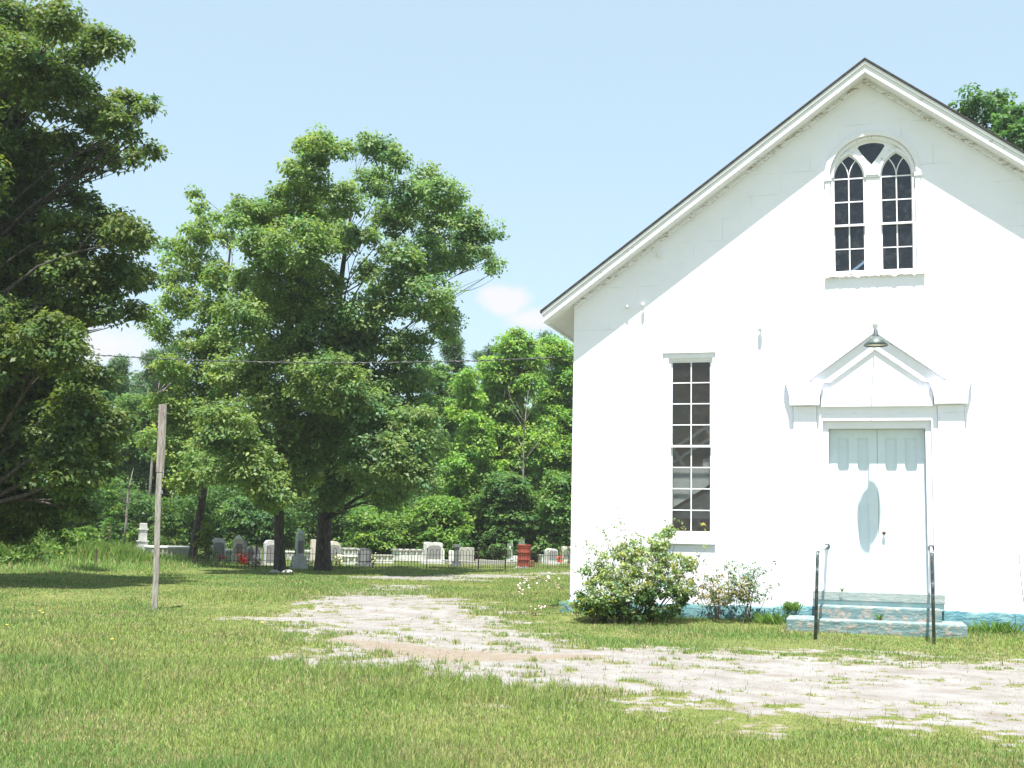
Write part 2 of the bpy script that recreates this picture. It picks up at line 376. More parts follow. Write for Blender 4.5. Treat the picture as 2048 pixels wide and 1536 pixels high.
def segd(x, y, a, b):
    dx, dy = b[0]-a[0], b[1]-a[1]; t = np.clip(((x-a[0])*dx+(y-a[1])*dy)/(dx*dx+dy*dy), 0, 1)
    return np.hypot(x-a[0]-t*dx, y-a[1]-t*dy)/(a[2]+(b[2]-a[2])*t)
def bare(x, y):
    f = np.zeros_like(x)
    wx = x+1.1*(fbm(x*.6, y*.6, 3, 21)-.5); wy = y+1.1*(fbm(x*.6, y*.6, 3, 22)-.5)
    for a, b in PATH: f = np.maximum(f, .74*(1-sstep(.30, 1.30, segd(wx, wy, a, b))))
    for a, b, s in FAINT: f = np.maximum(f, s*(1-sstep(.3, 1.3, segd(wx, wy, a, b))))
    for a, b in SOLID: f = np.maximum(f, .86*(1-sstep(.2, 1.6, segd(wx, wy, a, b))))
    pe = np.zeros_like(x)
    for a, b in PEACH: pe = np.maximum(pe, 1-sstep(.5, 1.3, segd(wx, wy, a, b)))
    f = np.maximum(f, 1.15*pe)
    n = fbm(x*1.9, y*2.6, 4, 3); n2 = fbm(x*6.5, y*8, 3, 8); n3 = vnoise(x*19, y*19, 9)
    v = f+.95*(n-.5)+.90*(n2-.5)+.34*(n3-.5)
    return sstep(.36, .68, v)*sstep(.02, .12, f), pe
def axis_pts(lo, hi, step, far, grow=1.25):
    a = list(np.arange(lo, hi, step)); s = step
    while a[-1] < far[1]: s *= grow; a.append(a[-1]+s)
    s = step
    while a[0] > far[0]: s *= grow; a.insert(0, a[0]-s)
    return np.array(a)
gx = axis_pts(-15, 4.5, .065, (-700, 700), 1.06)
gy1 = axis_pts(-15.6, 4, .06, (-700, 4.1), 1.2); gy1 = gy1[gy1 < 4]
gy2 = axis_pts(4, 30, .13, (3.9, 900), 1.12); gy2 = gy2[gy2 >= 4]
gy = np.concatenate([gy1, gy2])
X, Y = np.meshgrid(gx, gy); nx, ny = len(gx), len(gy)
B, PE = bare(X, Y)
Z = zground(X, Y)-.012*B*fbm(X*3, Y*3, 3, 31)
idx = np.arange(nx*ny).reshape(ny, nx)
F = np.stack([idx[:-1, :-1], idx[:-1, 1:], idx[1:, 1:], idx[1:, :-1]], -1).reshape(-1, 4)
def mk_ground():
    m, t, p, o = mat_base('grassy sandy ground'); v = objvec(t)
    a = N(t, 'ShaderNodeAttribute', attribute_name='Col'); sep = N(t, 'ShaderNodeSeparateColor'); t.links.new(a.outputs['Color'], sep.inputs[0])
    g, _ = noise_col(t, 3.2, [(.32, (.085, .12, .03)), (.5, (.14, .165, .05)), (.66, (.21, .20, .085))], vec=v, detail=9, rough=.72)
    g2, _ = noise_col(t, 42, [(.3, (.55, .6, .5)), (.55, (1, 1, 1)), (.75, (1.35, 1.25, 1.1))], vec=v, detail=4)
    g = mixc(t, 1, g, g2, 'MULTIPLY')
    s, _ = noise_col(t, 2.5, [(.3, (.185, .165, .148)), (.5, (.235, .222, .213)), (.7, (.275, .27, .268))], vec=v, detail=8, rough=.6)
    pc, _ = noise_col(t, 5, [(.3, (.20, .165, .13)), (.7, (.24, .205, .168))], vec=v)
    s = mixc(t, sep.outputs['Green'], s, pc)
    s2, _ = noise_col(t, 55, [(.28, (.55, .5, .45)), (.42, (.95, .95, .95)), (.8, (1.06, 1.06, 1.05))], vec=v, detail=5)
    s = mixc(t, .8, s, s2, 'MULTIPLY')
    # fine ragged edge between turf and sand
    _, n = noise_col(t, 26, [(0, (0, 0, 0)), (1, (1, 1, 1))], vec=v, detail=5, rough=.7)
    ad = N(t, 'ShaderNodeMath', operation='MULTIPLY_ADD'); ad.inputs[1].default_value = 1.2; t.links.new(n, ad.inputs[0]); t.links.new(sep.outputs['Red'], ad.inputs[2])
    mr = N(t, 'ShaderNodeMapRange'); mr.inputs[1].default_value = .95; mr.inputs[2].default_value = 1.2; t.links.new(ad.outputs[0], mr.inputs[0])
    mr2 = N(t, 'ShaderNodeMapRange'); mr2.inputs[1].default_value = .62; mr2.inputs[2].default_value = .98; t.links.new(ad.outputs[0], mr2.inputs[0])
    dr, _ = noise_col(t, 30, [(.3, (.13, .12, .06)), (.6, (.22, .195, .115))], vec=v, detail=4)
    g = mixc(t, mr2.outputs[0], g, dr)
    c = mixc(t, mr.outputs[0], g, s)
    t.links.new(c, p.inputs['Base Color']); p.inputs['Roughness'].default_value = .95; p.inputs['Specular IOR Level'].default_value = .1
    bump(t, p, n, .6, .02); return m
M['ground'] = mk_ground()
colr = np.stack([B, PE, np.zeros_like(B)], -1).reshape(-1, 3)
ground = npmesh('ground', np.stack([X, Y, Z], -1).reshape(-1, 3), F, M['ground'], col=colr, smooth=True)
tag(ground, kind='structure')

# ------------------------------------------------------------------ grass
def grass():
    # candidates in the camera's field: sampled by distance so cover per pixel stays even
    n = 1150000
    u = rng.random(n); d = 6.6*(64/6.6)**(u**.92)
    ang = rng.uniform(-.47, .47, n)
    fwa = math.atan2(FW[0], FW[1])
    x = CX+d*np.sin(fwa+ang); y = -CD+d*np.cos(fwa+ang)
    b, pe = bare(x, y)
    patch = fbm(x*.8, y*.8, 4, 41)
    keep = rng.random(n) > np.clip(b*1.05, 0, .955)
    keep &= ~((y > -.05) & (x > -5.7)) & ~((y > -1.12) & (x > -1.55) & (x < 1.4))
    keep &= rng.random(n) < np.clip(.45+1.1*patch, 0, 1)
    x, y, d, b, patch = x[keep], y[keep], d[keep], b[keep], patch[keep]; n = len(x)
    # height field
    near = np.clip(1-b*1.6, .25, 1)
    h = (.026+.040*sstep(.35, .65, fbm(x*.55, y*.55, 3, 51)))*near*rng.uniform(.55, 1.45, n)
    left = sstep(-1, -4, x)*sstep(-7, -9.5, y); h *= 1+.5*left
    right = sstep(-3.5, -1.5, x)*sstep(-1.8, -3.5, y); h *= 1-.35*right
    wall = (1-sstep(.1, .6, -y))*(x > -5.9)*(y < .3); h = h*(1+1.2*wall*rng.random(n))
    st = ((x < -1.5) | (x > 1.35)) & (y > -1.5) & (y < 0) & (np.abs(x+.1) < 2.2); h = h*np.where(st, 1.3, 1)
    bank = sstep(0, 3.5, -x-21.2)*sstep(4, 9, y); h = h*(1+5*bank*rng.random(n))
    stalk = rng.random(n) < .02*(d < 30); h = np.where(stalk, h*2.2+.05, h)
    w = np.where(stalk, .0018, .0027)*(d/9)**.8*rng.uniform(.6, 1.3, n)
    # tufting
    lean = rng.uniform(.1, .75, n); la = rng.uniform(0, 2*np.pi, n)
    ta = rng.uniform(0, 2*np.pi, n)
    z = zground(x, y)-.006
    base = np.stack([x, y, z], -1)
    ldir = np.stack([np.cos(la), np.sin(la), np.zeros(n)], -1)
    side = np.stack([np.cos(ta), np.sin(ta), np.zeros(n)], -1)*w[:, None]
    mid = base+ldir*(h*lean*.35)[:, None]; mid[:, 2] += h*.58
    tip = base+ldir*(h*lean)[:, None]; tip[:, 2] += h*(1-.35*lean)
    V = np.stack([base-side, base+side, mid+side*.7, tip, mid-side*.7], 1)   # 5 verts
    f1 = np.arange(n)[:, None]*5+np.array([0, 1, 2, 4]); f2 = np.arange(n)[:, None]*5+np.array([4, 2, 3, 3])
    # colours
    green = np.array([.175, .285, .08]); ygr = np.array([.28, .35, .105]); straw = np.array([.40, .35, .19]); deep = np.array([.07, .16, .045])
    k = fbm(x*.45, y*.45, 3, 61)+.25*(rng.random(n)-.5)
    dry = fbm(x*1.4, y*1.4, 3, 71)
    c = green[None]*(1-sstep(.42, .6, k))[:, None]+ygr[None]*sstep(.42, .6, k)[:, None]
    s = (rng.random(n) < (.12+.34*sstep(.45, .68, dry)+.45*b))
    c = np.where(s[:, None], straw[None]*rng.uniform(.7, 1.15, (n, 1)), c)
    dd = rng.random(n) < .16; c = np.where(dd[:, None], deep[None], c)
    lush = (wall > .4) | (bank > .3); c = np.where(lush[:, None] & ~s[:, None], green[None]*1.15, c)
    c = np.where(stalk[:, None], np.array([.16, .15, .07])[None], c)
    c = c*rng.uniform(.75, 1.25, (n, 1))
    cc = np.repeat(c, 5, 0)
    me_f = np.concatenate([f1, f2[:, :4]])
    # triangles for the tip: build as separate arrays
    v = V.reshape(-1, 3)
    me = bpy.data.meshes.new('grass'); me.vertices.add(len(v)); me.vertices.foreach_set('co', v.astype(np.float32).ravel())
    tris = np.concatenate([f1[:, [0, 1, 2]], f1[:, [0, 2, 3]], f2[:, [0, 1, 2]]])
    me.loops.add(tris.size); me.loops.foreach_set('vertex_index', tris.astype(np.int32).ravel())
    me.polygons.add(len(tris)); me.polygons.foreach_set('loop_start', np.arange(0, tris.size, 3, dtype=np.int32)); me.polygons.foreach_set('loop_total', np.full(len(tris), 3, np.int32))
    me.update(calc_edges=True)
    a = me.color_attributes.new('Col', 'FLOAT_COLOR', 'POINT'); q = np.ones((len(v), 4), np.float32); q[:, :3] = cc; a.data.foreach_set('color', q.ravel())
    me.materials.append(M['grass']); o = bpy.data.objects.new('grass', me); COL.objects.link(o)
    tag(o, 'short patchy lawn grass with straw bits thinning out over the sandy drive', 'grass', kind='stuff')
grass()

# ------------------------------------------------------------------ foliage
def leaves(cl, rad, nper, L, wid, col, cvar=.2, hue=.25, flat=.55, up=.55, droop=.3, seed=0, jit=1.0):
    """cl (k,3) cluster centres, rad (k,) radii -> verts, quads, colours"""
    g = np.random.default_rng(seed); k = len(cl); n = k*nper
    c = np.repeat(cl, nper, 0); r = np.repeat(rad, nper)
    d = g.normal(size=(n, 3)); d /= np.linalg.norm(d, axis=1)[:, None]
    d[:, 2] = np.where(d[:, 2] < -.25, -d[:, 2], d[:, 2])
    rr = g.random(n)**.45
    p = c+d*(r*rr)[:, None]*np.array([1, 1, flat])
    nrm = d*(1-up)+np.array([0, 0, up])+g.normal(size=(n, 3))*.33*jit; nrm /= np.linalg.norm(nrm, axis=1)[:, None]
    ax = d+g.normal(size=(n, 3))*.7; ax -= nrm*(ax*nrm).sum(1)[:, None]; ax /= np.linalg.norm(ax, axis=1)[:, None]+1e-9
    sd_ = np.cross(nrm, ax); l = L*g.uniform(.6, 1.3, n); w = l*wid
    tip = p+ax*l[:, None]; tip[:, 2] -= droop*l*g.random(n)
    mid = p+ax*(l*.45)[:, None]
    V = np.stack([p, mid+sd_*w[:, None], tip, mid-sd_*w[:, None]], 1).reshape(-1, 3)
    Fq = np.arange(n*4).reshape(n, 4)
    col = np.array(col); cc = np.repeat(g.uniform(1-cvar, 1+cvar, (k, 1)), nper, 0)*g.uniform(.75, 1.25, (n, 1))
    yel = np.repeat(g.normal(size=(k, 1))*hue*.5, nper, 0)+g.normal(size=(n, 1))*hue*.3
    C_ = col[None]*cc*np.concatenate([1+yel, 1+yel*.35, 1-yel*.4], 1)
    return V, Fq, np.repeat(np.clip(C_, .004, .9), 4, 0)
def merge(parts):
    vs, fs, cs = [], [], []; b = 0
    for v, f, c in parts: vs.append(v); fs.append(f+b); cs.append(c); b += len(v)
    return np.concatenate(vs), np.concatenate(fs), np.concatenate(cs)
def shell_pts(c, rx, rz, n, g, fill=.35):
    d = g.normal(size=(n, 3)); d /= np.linalg.norm(d, axis=1)[:, None]
    rr = fill+(1-fill)*g.random(n)**.5
    return np.array(c)[None]+d*rr[:, None]*np.array([rx, rx, rz])
def bend(a, b, g, k=5, amp=.06, sag=.0):
    a, b = np.array(a, float), np.array(b, float); L = np.linalg.norm(b-a); o = g.normal(size=3)*amp*L
    return [tuple(a+(b-a)*t+o*math.sin(math.pi*t)+np.array([0, 0, sag*L*math.sin(math.pi*t)])) for t in np.linspace(0, 1, k)]

def make_tree(name, base, lobes, label, cat='tree', leafL=.17, cr=.42, col=(.065, .12, .03), dens=1.0, nper=34, wid=.34, trunk_r=.28,
              lean=(0, 0), bark='bark', seed=1, depth=.65, hue=.3, ztop=None, group=None, flat=.55, up=.5, trunk_top=None, limbs=True, droop=.3, jit=1.0):
    """lobes: (x,z offsets are world) list of (P world, radius)"""
    g = np.random.default_rng(seed)
    root = empty(name, tuple(base), 0, label, cat, group)
    base = np.array(base)
    Pl = np.array([l[0] for l in lobes])-base; Rl = np.array([l[1] for l in lobes])
    top = Pl[:, 2].max() if trunk_top is None else trunk_top
    axis_x = lambda z: lean[0]*z; 
    def tp(z):
        w = z/top
        return np.array([lean[0]*z+.09*math.sin(z*.8+seed), lean[1]*z+.1*math.cos(z*.7+seed)-.1*math.cos(seed), z])*np.array([1, 1, 1])
    mb = MB(); zs = np.concatenate([[-.25, 0, .2, .5], np.linspace(1, top*.93, 11)])
    rad = [trunk_r*(1.15 if z < 0 else 1)*max(.06, (1-.95*max(z, 0)/top)**.9)*(1+.3*math.exp(-max(z, 0)/.3)) for z in zs]
    off = tp(0); off[2] = 0
    mb.tube([tuple(tp(z)-off) for z in zs], rad, 10)
    if limbs:
        for P_, r_ in zip(Pl, Rl):
            h = max(top*.12, P_[2]-np.hypot(P_[0]-lean[0]*P_[2], P_[1])*.75-r_*.3)
            h = min(h, top*.9)
            a = tp(h)-off; lr = max(.015, trunk_r*(1-.9*h/top)*.26)
            pts = bend(a, P_+np.array([0, 0, -r_*.1]), g, 6, .05, .04)
            mb.tube(pts, [lr*(1-.8*t) for t in np.linspace(0, 1, 6)], 6)
            for _ in range(3):
                e = P_+g.normal(size=3)*r_*.45; q = pts[3+g.integers(0, 2)]
                mb.tube(bend(q, e, g, 4, .08), [lr*.38, lr*.28, lr*.18, lr*.08], 5)
    mb.build('trunk', M[bark], root, smooth=True, norm=False)
    parts = []; cls = []; rads = []
    for i, (P_, r_) in enumerate(zip(Pl, Rl)):
        n = max(4, int(dens*7.0*(r_/cr)**2)); c = shell_pts(P_, r_*.95, r_*.85, n, g); cls.append(c); rads.append(np.full(n, cr)*g.uniform(.6, 1.25, n))
    cl = np.concatenate(cls); rd = np.concatenate(rads)
    v, f, c = leaves(cl, rd, nper, leafL, wid, col, hue=hue, seed=seed, flat=flat, up=up, droop=droop, jit=jit)
    npmesh('crown', v, f, M['leaf'], root, c)
    return root
def px_lobes(L, dist, seed, spread=1.0, sc=1.0, fwd=0):
    g = np.random.default_rng(seed+100); out = []
    for (px, py, r) in L:
        k = dist/FPX*1.0
        out.append((at(px, py, dist+fwd+g.uniform(-1, 1)*spread), r*k*sc))
    return out
def onground(px, py):
    P = gp(px, py); return (P[0], P[1], float(zground(np.array([P[0]]), np.array([P[1]]))[0]))

b2 = onground(560, 1143); d2 = hdist(b2)
T2 = [(645, 292, 34), (618, 300, 25), (680, 300, 25), (620, 350, 45), (500, 425, 36), (478, 455, 22), (540, 440, 45), (590, 410, 50), (640, 440, 55), (690, 400, 38), (600, 500, 65), (520, 500, 50), (680, 480, 40), (560, 570, 70), (640, 580, 60), (500, 580, 45), (560, 650, 80), (480, 650, 50), (640, 660, 70), (560, 750, 85), (470, 760, 60), (650, 770, 75), (540, 860, 85), (450, 860, 55), (630, 880, 75), (580, 945, 65), (500, 940, 55), (545, 990, 38), (440, 940, 40)]
make_tree('shade_tree', b2, px_lobes(T2, d2, 2, 2.6, 1.0, -1.6), 'tall shade tree with the straight trunk between the other two in front of the fence', group='shade trees in front of the cemetery fence',
          col=(.175, .255, .088), seed=2, trunk_r=.185, dens=1.7, leafL=.135, nper=56, flat=.8, up=.36)
b3 = onground(646, 1141); d3 = hdist(b3)
T3 = [(760, 305, 34), (735, 290, 20), (790, 320, 25), (750, 370, 42), (850, 360, 30), (885, 395, 42), (820, 400, 40), (790, 440, 45), (870, 450, 55), (940, 455, 35), (975, 470, 24), (975, 520, 22), (920, 510, 42), (985, 545, 12), (860, 525, 50), (800, 520, 40), (790, 590, 55), (860, 600, 50), (885, 645, 38), (895, 675, 20), (720, 640, 55), (725, 480, 28), (735, 545, 28), (740, 720, 65), (815, 700, 45), (800, 790, 70), (720, 820, 75), (830, 870, 55), (760, 920, 75), (840, 950, 45), (700, 960, 55), (780, 990, 40), (690, 720, 50), (660, 1000, 30), (870, 900, 25)]
make_tree('shade_tree', b3, px_lobes(T3, d3, 3, 2.8, 1.0, -1.6), 'widest shade tree with the thick flared trunk and branches reaching right towards the church', group='shade trees in front of the cemetery fence',
          col=(.165, .255, .105), seed=3, trunk_r=.28, dens=1.7, leafL=.135, nper=56, flat=.8, up=.36, lean=(.03, 0))
b1 = onground(383, 1131); d1 = hdist(b1)
T1 = [(388, 388, 10), (397, 420, 16), (405, 455, 22), (385, 480, 30), (440, 440, 16), (437, 480, 24), (350, 505, 26), (330, 525, 14), (400, 540, 40), (440, 560, 34), (345, 560, 24), (360, 610, 38), (430, 625, 40), (300, 640, 20), (330, 670, 28), (390, 690, 42), (440, 700, 40), (340, 745, 30), (400, 770, 50), (330, 820, 38), (400, 850, 55), (345, 900, 38), (420, 920, 45), (380, 960, 38), (300, 880, 25), (430, 800, 40)]
make_tree('shade_tree', b1, px_lobes(T1, d1, 1, 2.2, 1.0, -1.6), 'slimmer shade tree with a leaning trunk left of the two big ones', group='shade trees in front of the cemetery fence',
          col=(.185, .27, .08), seed=11, trunk_r=.165, dens=1.5, leafL=.14, nper=54, flat=.8, up=.36, lean=(.06, 0))
b0 = onground(-75, 1168); d0 = hdist(b0)
T0 = [(0, 40, 55), (60, 60, 50), (110, 40, 40), (150, 60, 22), (160, 110, 36), (210, 90, 30), (240, 92, 14), (60, 150, 70), (-10, 200, 90), (120, 190, 60), (190, 230, 50), (250, 215, 36), (295, 212, 18), (240, 265, 34), (305, 298, 18), (270, 320, 20), (200, 320, 40), (110, 320, 65), (20, 330, 80), (60, 420, 75), (160, 400, 30), (-40, 480, 90), (40, 540, 85), (150, 470, 55), (210, 440, 38), (250, 480, 40), (285, 480, 20), (140, 560, 65), (230, 550, 55), (285, 560, 26), (200, 620, 45), (270, 630, 25), (120, 640, 50), (30, 650, 75), (20, 740, 80), (110, 760, 60), (180, 760, 45), (60, 850, 90), (160, 840, 65), (215, 850, 38), (40, 960, 80), (130, 940, 65), (190, 930, 40), (20, 1040, 65), (100, 1030, 50), (150, 1020, 30), (-100, 700, 120), (-120, 350, 110), (-110, 950, 100), (-60, 100, 80), (0, 300, 90), (60, 520, 75), (100, 700, 60), (40, 620, 75), (100, 880, 75), (190, 900, 45), (0, 430, 85), (30, 130, 60), (20, 800, 90), (60, 980, 70)]
make_tree('oak_tree', b0, px_lobes(T0, d0, 5, 3.2), 'big dark broadleaf tree filling the left edge with branches reaching above the wooden post', col=(.115, .165, .052), seed=5, trunk_r=.33, lean=(-.05, 0),
          dens=2.0, leafL=.12, cr=.37, hue=.35, nper=56, flat=.75, up=.4)

def blob_lobes(P, h0, h1, rad, n, g, taper=.6):
    out = []
    for i in range(n):
        t = (i+.5)/n; z = h0+(h1-h0)*t; rr = rad*(1-taper*t**1.6)*(.75+.25*min(1, t*5))
        a = g.uniform(0, 2*np.pi); q = rr*g.uniform(.15, .75)
        out.append((np.array([P[0]+q*math.cos(a), P[1]+q*math.sin(a), P[2]+z]), rr*g.uniform(.4, .62)))
    return out
def bgtree(name, px, top, half, dist, col, label, base_py=None, h0=.12, seed=0, n=26, leafL=.18, cr=.55, taper=.6, nper=60, dens=1.5, bark='bark', group=None, trunk_r=.2, up=.5, wid=.34, flat=.55, hue=.3, jit=1.0, cat='tree'):
    g = np.random.default_rng(seed); P = at(px, 1100, dist); P[2] = 0
    zt = at(px, top, dist)[2]; rr = half*dist/FPX
    return make_tree(name, P, blob_lobes(P, zt*h0, zt-rr*.28, rr, n, g, taper), label, cat, leafL=leafL, cr=cr, col=col, nper=nper, dens=dens, seed=seed, trunk_r=trunk_r, bark=bark, group=group, up=up, wid=wid, flat=flat, hue=hue, trunk_top=zt*.97, jit=jit)
LG = (.215, .345, .075); MG = (.06, .12, .03); DG = (.032, .07, .025); PG = (.085, .16, .075); YG = (.12, .20, .035)
bgtree('woodland_tree', 1015, 652, 118, 66, LG, 'tall yellow green tree behind the cemetery with twin tips nearest the church eave', seed=21, n=34, taper=.5)
bgtree('woodland_tree', 930, 735, 62, 63, LG, 'yellow green tree behind the cemetery just right of the wide shade tree', seed=22, taper=.5)
bgtree('woodland_tree', 1112, 668, 88, 68, (.18, .31, .065), 'green tree in the wood partly hidden by the church corner', seed=23, taper=.4)
bgtree('dogwood_tree', 1005, 930, 95, 62, (.105, .195, .062), 'dark layered low tree behind the rusty drum and gate', h0=.03, seed=24, taper=.4, up=.75, flat=.35, cr=.55)
bgtree('dogwood_tree', 1118, 940, 60, 61, (.12, .22, .055), 'mid green low tree behind the beige headstone beside the church corner', h0=.03, seed=25, taper=.4)
bgtree('understory_tree', 885, 985, 60, 61, (.15, .26, .05), 'bright green low tree behind the scalloped headstone', h0=.03, seed=26, taper=.4)
bgtree('understory_tree', 760, 1010, 75, 62, (.14, .24, .048), 'yellowish low tree behind the white box tombs', h0=.03, seed=27, taper=.4)
bgtree('understory_tree', 510, 990, 80, 62, (.085, .165, .05), 'dark green low tree behind the obelisks', h0=.03, seed=28, taper=.4)
bgtree('woodland_tree', 868, 715, 70, 70, (.13, .23, .06), 'green tree behind the right edge of the wide shade tree', seed=29, taper=.4)
bgtree('woodland_tree', 250, 780, 80, 70, (.11, .20, .06), 'green tree in the wood left of the wooden post', seed=30, taper=.4)
def pine(px, top, half, dist, label, seed):
    return bgtree('pine_tree', px, top, half, dist, PG, label, h0=.4, seed=seed, n=22, dens=1.8, leafL=.22, cr=.5, wid=.13, nper=80, up=.15, flat=.8, bark='bark_pale', hue=.15, taper=.35, group='pines rising from the wood')
pine(905, 668, 42, 76, 'pine with a pointed top between the wide shade tree and the yellow green trees', 31)
pine(1085, 664, 36, 78, 'pine top showing just left of the church eave corner', 32)
pine(305, 688, 62, 74, 'round topped pine just above the wooden post', 33)
pine(215, 706, 40, 76, 'smaller pine left of the round topped pine', 34)
pine(965, 690, 34, 80, 'distant pine behind the tall yellow green tree', 35)
# tree rising beyond the church roof
gR = np.random.default_rng(9); dR = 52
TR = [(1945, 205, 32), (1930, 250, 30), (1990, 215, 34), (2030, 240, 36), (1975, 270, 42), (2040, 290, 45), (2090, 260, 50), (1960, 320, 50), (2030, 360, 60), (2100, 350, 60), (1990, 420, 60), (2070, 460, 70)]
PR = at(2030, 1100, dR); PR[2] = 0
make_tree('roadside_tree', PR, px_lobes(TR, dR, 9, 2), 'leafy tree top rising beyond the right slope of the church roof', col=(.085, .175, .06), seed=9, trunk_r=.4, leafL=.2, cr=.42, dens=1.0, nper=34)

# the wood itself: one mass of far foliage
def woodland():
    g = np.random.default_rng(77); parts = []
    def band(n, px0, px1, d0_, d1_, hmax, col, cr, L, seed, npr):
        px = g.uniform(px0, px1, n); dd = g.uniform(d0_, d1_, n)
        top = hmax*(.80+.20*np.sin(px*.021+seed)*np.sin(px*.0083+2*seed))
        z = g.random(n)**.8*top
        P = np.array([at(a, 1100, b) for a, b in zip(px, dd)]); P[:, 2] = z+.1
        return leaves(P, g.uniform(.6, 1.3, n)*cr, npr, L, .36, col, seed=seed, hue=.3, flat=.5, up=.6)
    parts.append(band(1500, -150, 1250, 64, 70, 4.2, (.08, .155, .045), .9, .20, 1, 55))
    parts.append(band(2000, -150, 1250, 70, 78, 8.8, (.075, .135, .042), 1.1, .26, 2, 44))
    parts.append(band(2200, -200, 1300, 80, 92, 11.6, (.065, .11, .042), 1.4, .34, 3, 36))
    v, f, c = merge(parts); o = npmesh('woodland', v, f, M['leaf'], None, c)
    tag(o, 'dense dark green wood closing off the view behind the cemetery', 'woodland', kind='stuff')
woodland()
# bare grey trunks among the wood
def snag(px, top, dist, label, seed, nb=7, r=.10):
    g = np.random.default_rng(seed); P = at(px, 1100, dist); P[2] = 0; z = at(px, top, dist)[2]
    root = empty('dead_tree', tuple(P), 0, label, 'tree', 'bare grey trees in the wood'); mb = MB()
    mb.tube([(0, 0, -.2), (.1, 0, z*.4), (.05, .1, z*.75), (.25, .1, z)], [r, r*.8, r*.5, r*.12], 7)
    for i in range(nb):
        h = z*g.uniform(.45, .92); a = g.uniform(0, 6.28); L = z*g.uniform(.10, .24)
        e = np.array([.1+math.cos(a)*L*.6, math.sin(a)*L*.6, h+L*.8]); pts = bend((.08, .05, h), e, g, 5, .08); mb.tube(pts, [r*.35, r*.28, r*.2, r*.12, r*.05], 5)
        for j in range(3):
            e2 = np.array(pts[2+j % 3])+g.normal(size=3)*L*.25+np.array([0, 0, L*.25]); mb.tube([pts[2+j % 3], tuple(e2)], [r*.13, r*.04], 4)
    mb.build('trunk', M['bark_pale'], root, smooth=True, norm=False)
snag(290, 740, 66, 'bare grey dead tree left of the post top', 41)
snag(1040, 780, 61.5, 'bare forked grey branches in front of the tall yellow green tree', 42, 9, .07)
snag(245, 935, 58, 'thin grey dead trunk behind the young green sapling', 43, 3, .07)

# small shrubs and saplings by the cemetery
def shrub(name, px, py, w, h, label, col, seed, n=10, leafL=.12, cr=.22, nper=26, cat='shrub', up=.4, stems=5):
    g = np.random.default_rng(seed); P = np.array(onground(px, py)); d = hdist(P); k = d/FPX; W_, H_ = w*k/2, h*k
    root = empty(name, tuple(P), 0, label, cat); cl = []
    for i in range(n*4):
        t = g.random(); a = g.uniform(0, 6.28); r = W_*(1-.75*max(0, t-.25))*g.random()**.5
        cl.append((r*math.cos(a), r*math.sin(a), H_*(.06+.9*t)))
    cl = np.array(cl); v, f, c = leaves(cl, np.full(len(cl), cr)*g.uniform(.6, 1.2, len(cl)), nper, leafL, .36, col, seed=seed, up=up, hue=.35)
    npmesh('foliage', v, f, M['leaf'], root, c)
    mb = MB()
    for i in range(stems):
        e = cl[g.integers(0, len(cl))]; mb.tube(bend((g.normal()*.04, g.normal()*.04, -.05), e, g, 4, .05), [.025, .02, .012, .005], 5)
    mb.build('stem', M['stem'], root, norm=False)
    return root
shrub('sapling', 214, 1112, 62, 140, 'young bright green sapling right of the dark tree above the tall weeds', (.11, .20, .035), 51, n=16)
shrub('sapling', 409, 1132, 36, 92, 'small yellow green sapling against the leaning trunk', (.16, .21, .03), 52, n=9, cr=.16)
shrub('shrub', 40, 1140, 120, 90, 'pale green bush low at the left edge under the dark tree', (.12, .20, .045), 53, n=20, cr=.3)
shrub('shrub', 120, 1134, 80, 62, 'low light green bush between the left edge and the small fence post', (.12, .20, .04), 54, n=14)
shrub('shrub', 330, 1118, 70, 100, 'feathery green shrub standing behind the wooden post', (.075, .14, .03), 55, n=18, cr=.3)
shrub('shrub', 165, 1118, 60, 48, 'small bright shrub directly left of the small fence post', (.12, .21, .04), 56, n=10)
shrub('shrub', 262, 1110, 44, 40, 'low bright shrub at the foot of the white tiered monument', (.13, .21, .045), 57, n=8)
# tall weeds on the bank
def weeds():
    g = np.random.default_rng(5); n = 9000
    px = g.uniform(-30, 400, n); py = 1108+g.random(n)*30
    P = np.array([gp(a, b) for a, b in zip(px, py)]); P[:, 2] = zground(P[:, 0], P[:, 1])-.01
    h = g.uniform(.18, .55, n)*np.clip((400-px)/140, .35, 1); a = g.uniform(0, 6.28, n); w = g.uniform(.008, .016, n)
    s = np.stack([np.cos(a), np.sin(a), 0*a], -1)*w[:, None]; l = np.stack([np.cos(a*3), np.sin(a*3), 0*a], -1)*(h*.35)[:, None]
    t = P+l; t[:, 2] += h; mi = P+l*.35; mi[:, 2] += h*.6
    V = np.stack([P-s, P+s, mi+s*.8, t, ], 1).reshape(-1, 3)
    c = np.array([.15, .26, .05])*g.uniform(.6, 1.3, (n, 1)); c = np.where(g.random((n, 1)) < .2, np.array([.26, .27, .1]), c)
    o = npmesh('tall_weeds', V, np.arange(n*4).reshape(n, 4), M['grass'], None, np.repeat(c, 4, 0))
    tag(o, 'tall unmown weeds on the bank below the left trees', 'weeds', kind='stuff')
weeds()

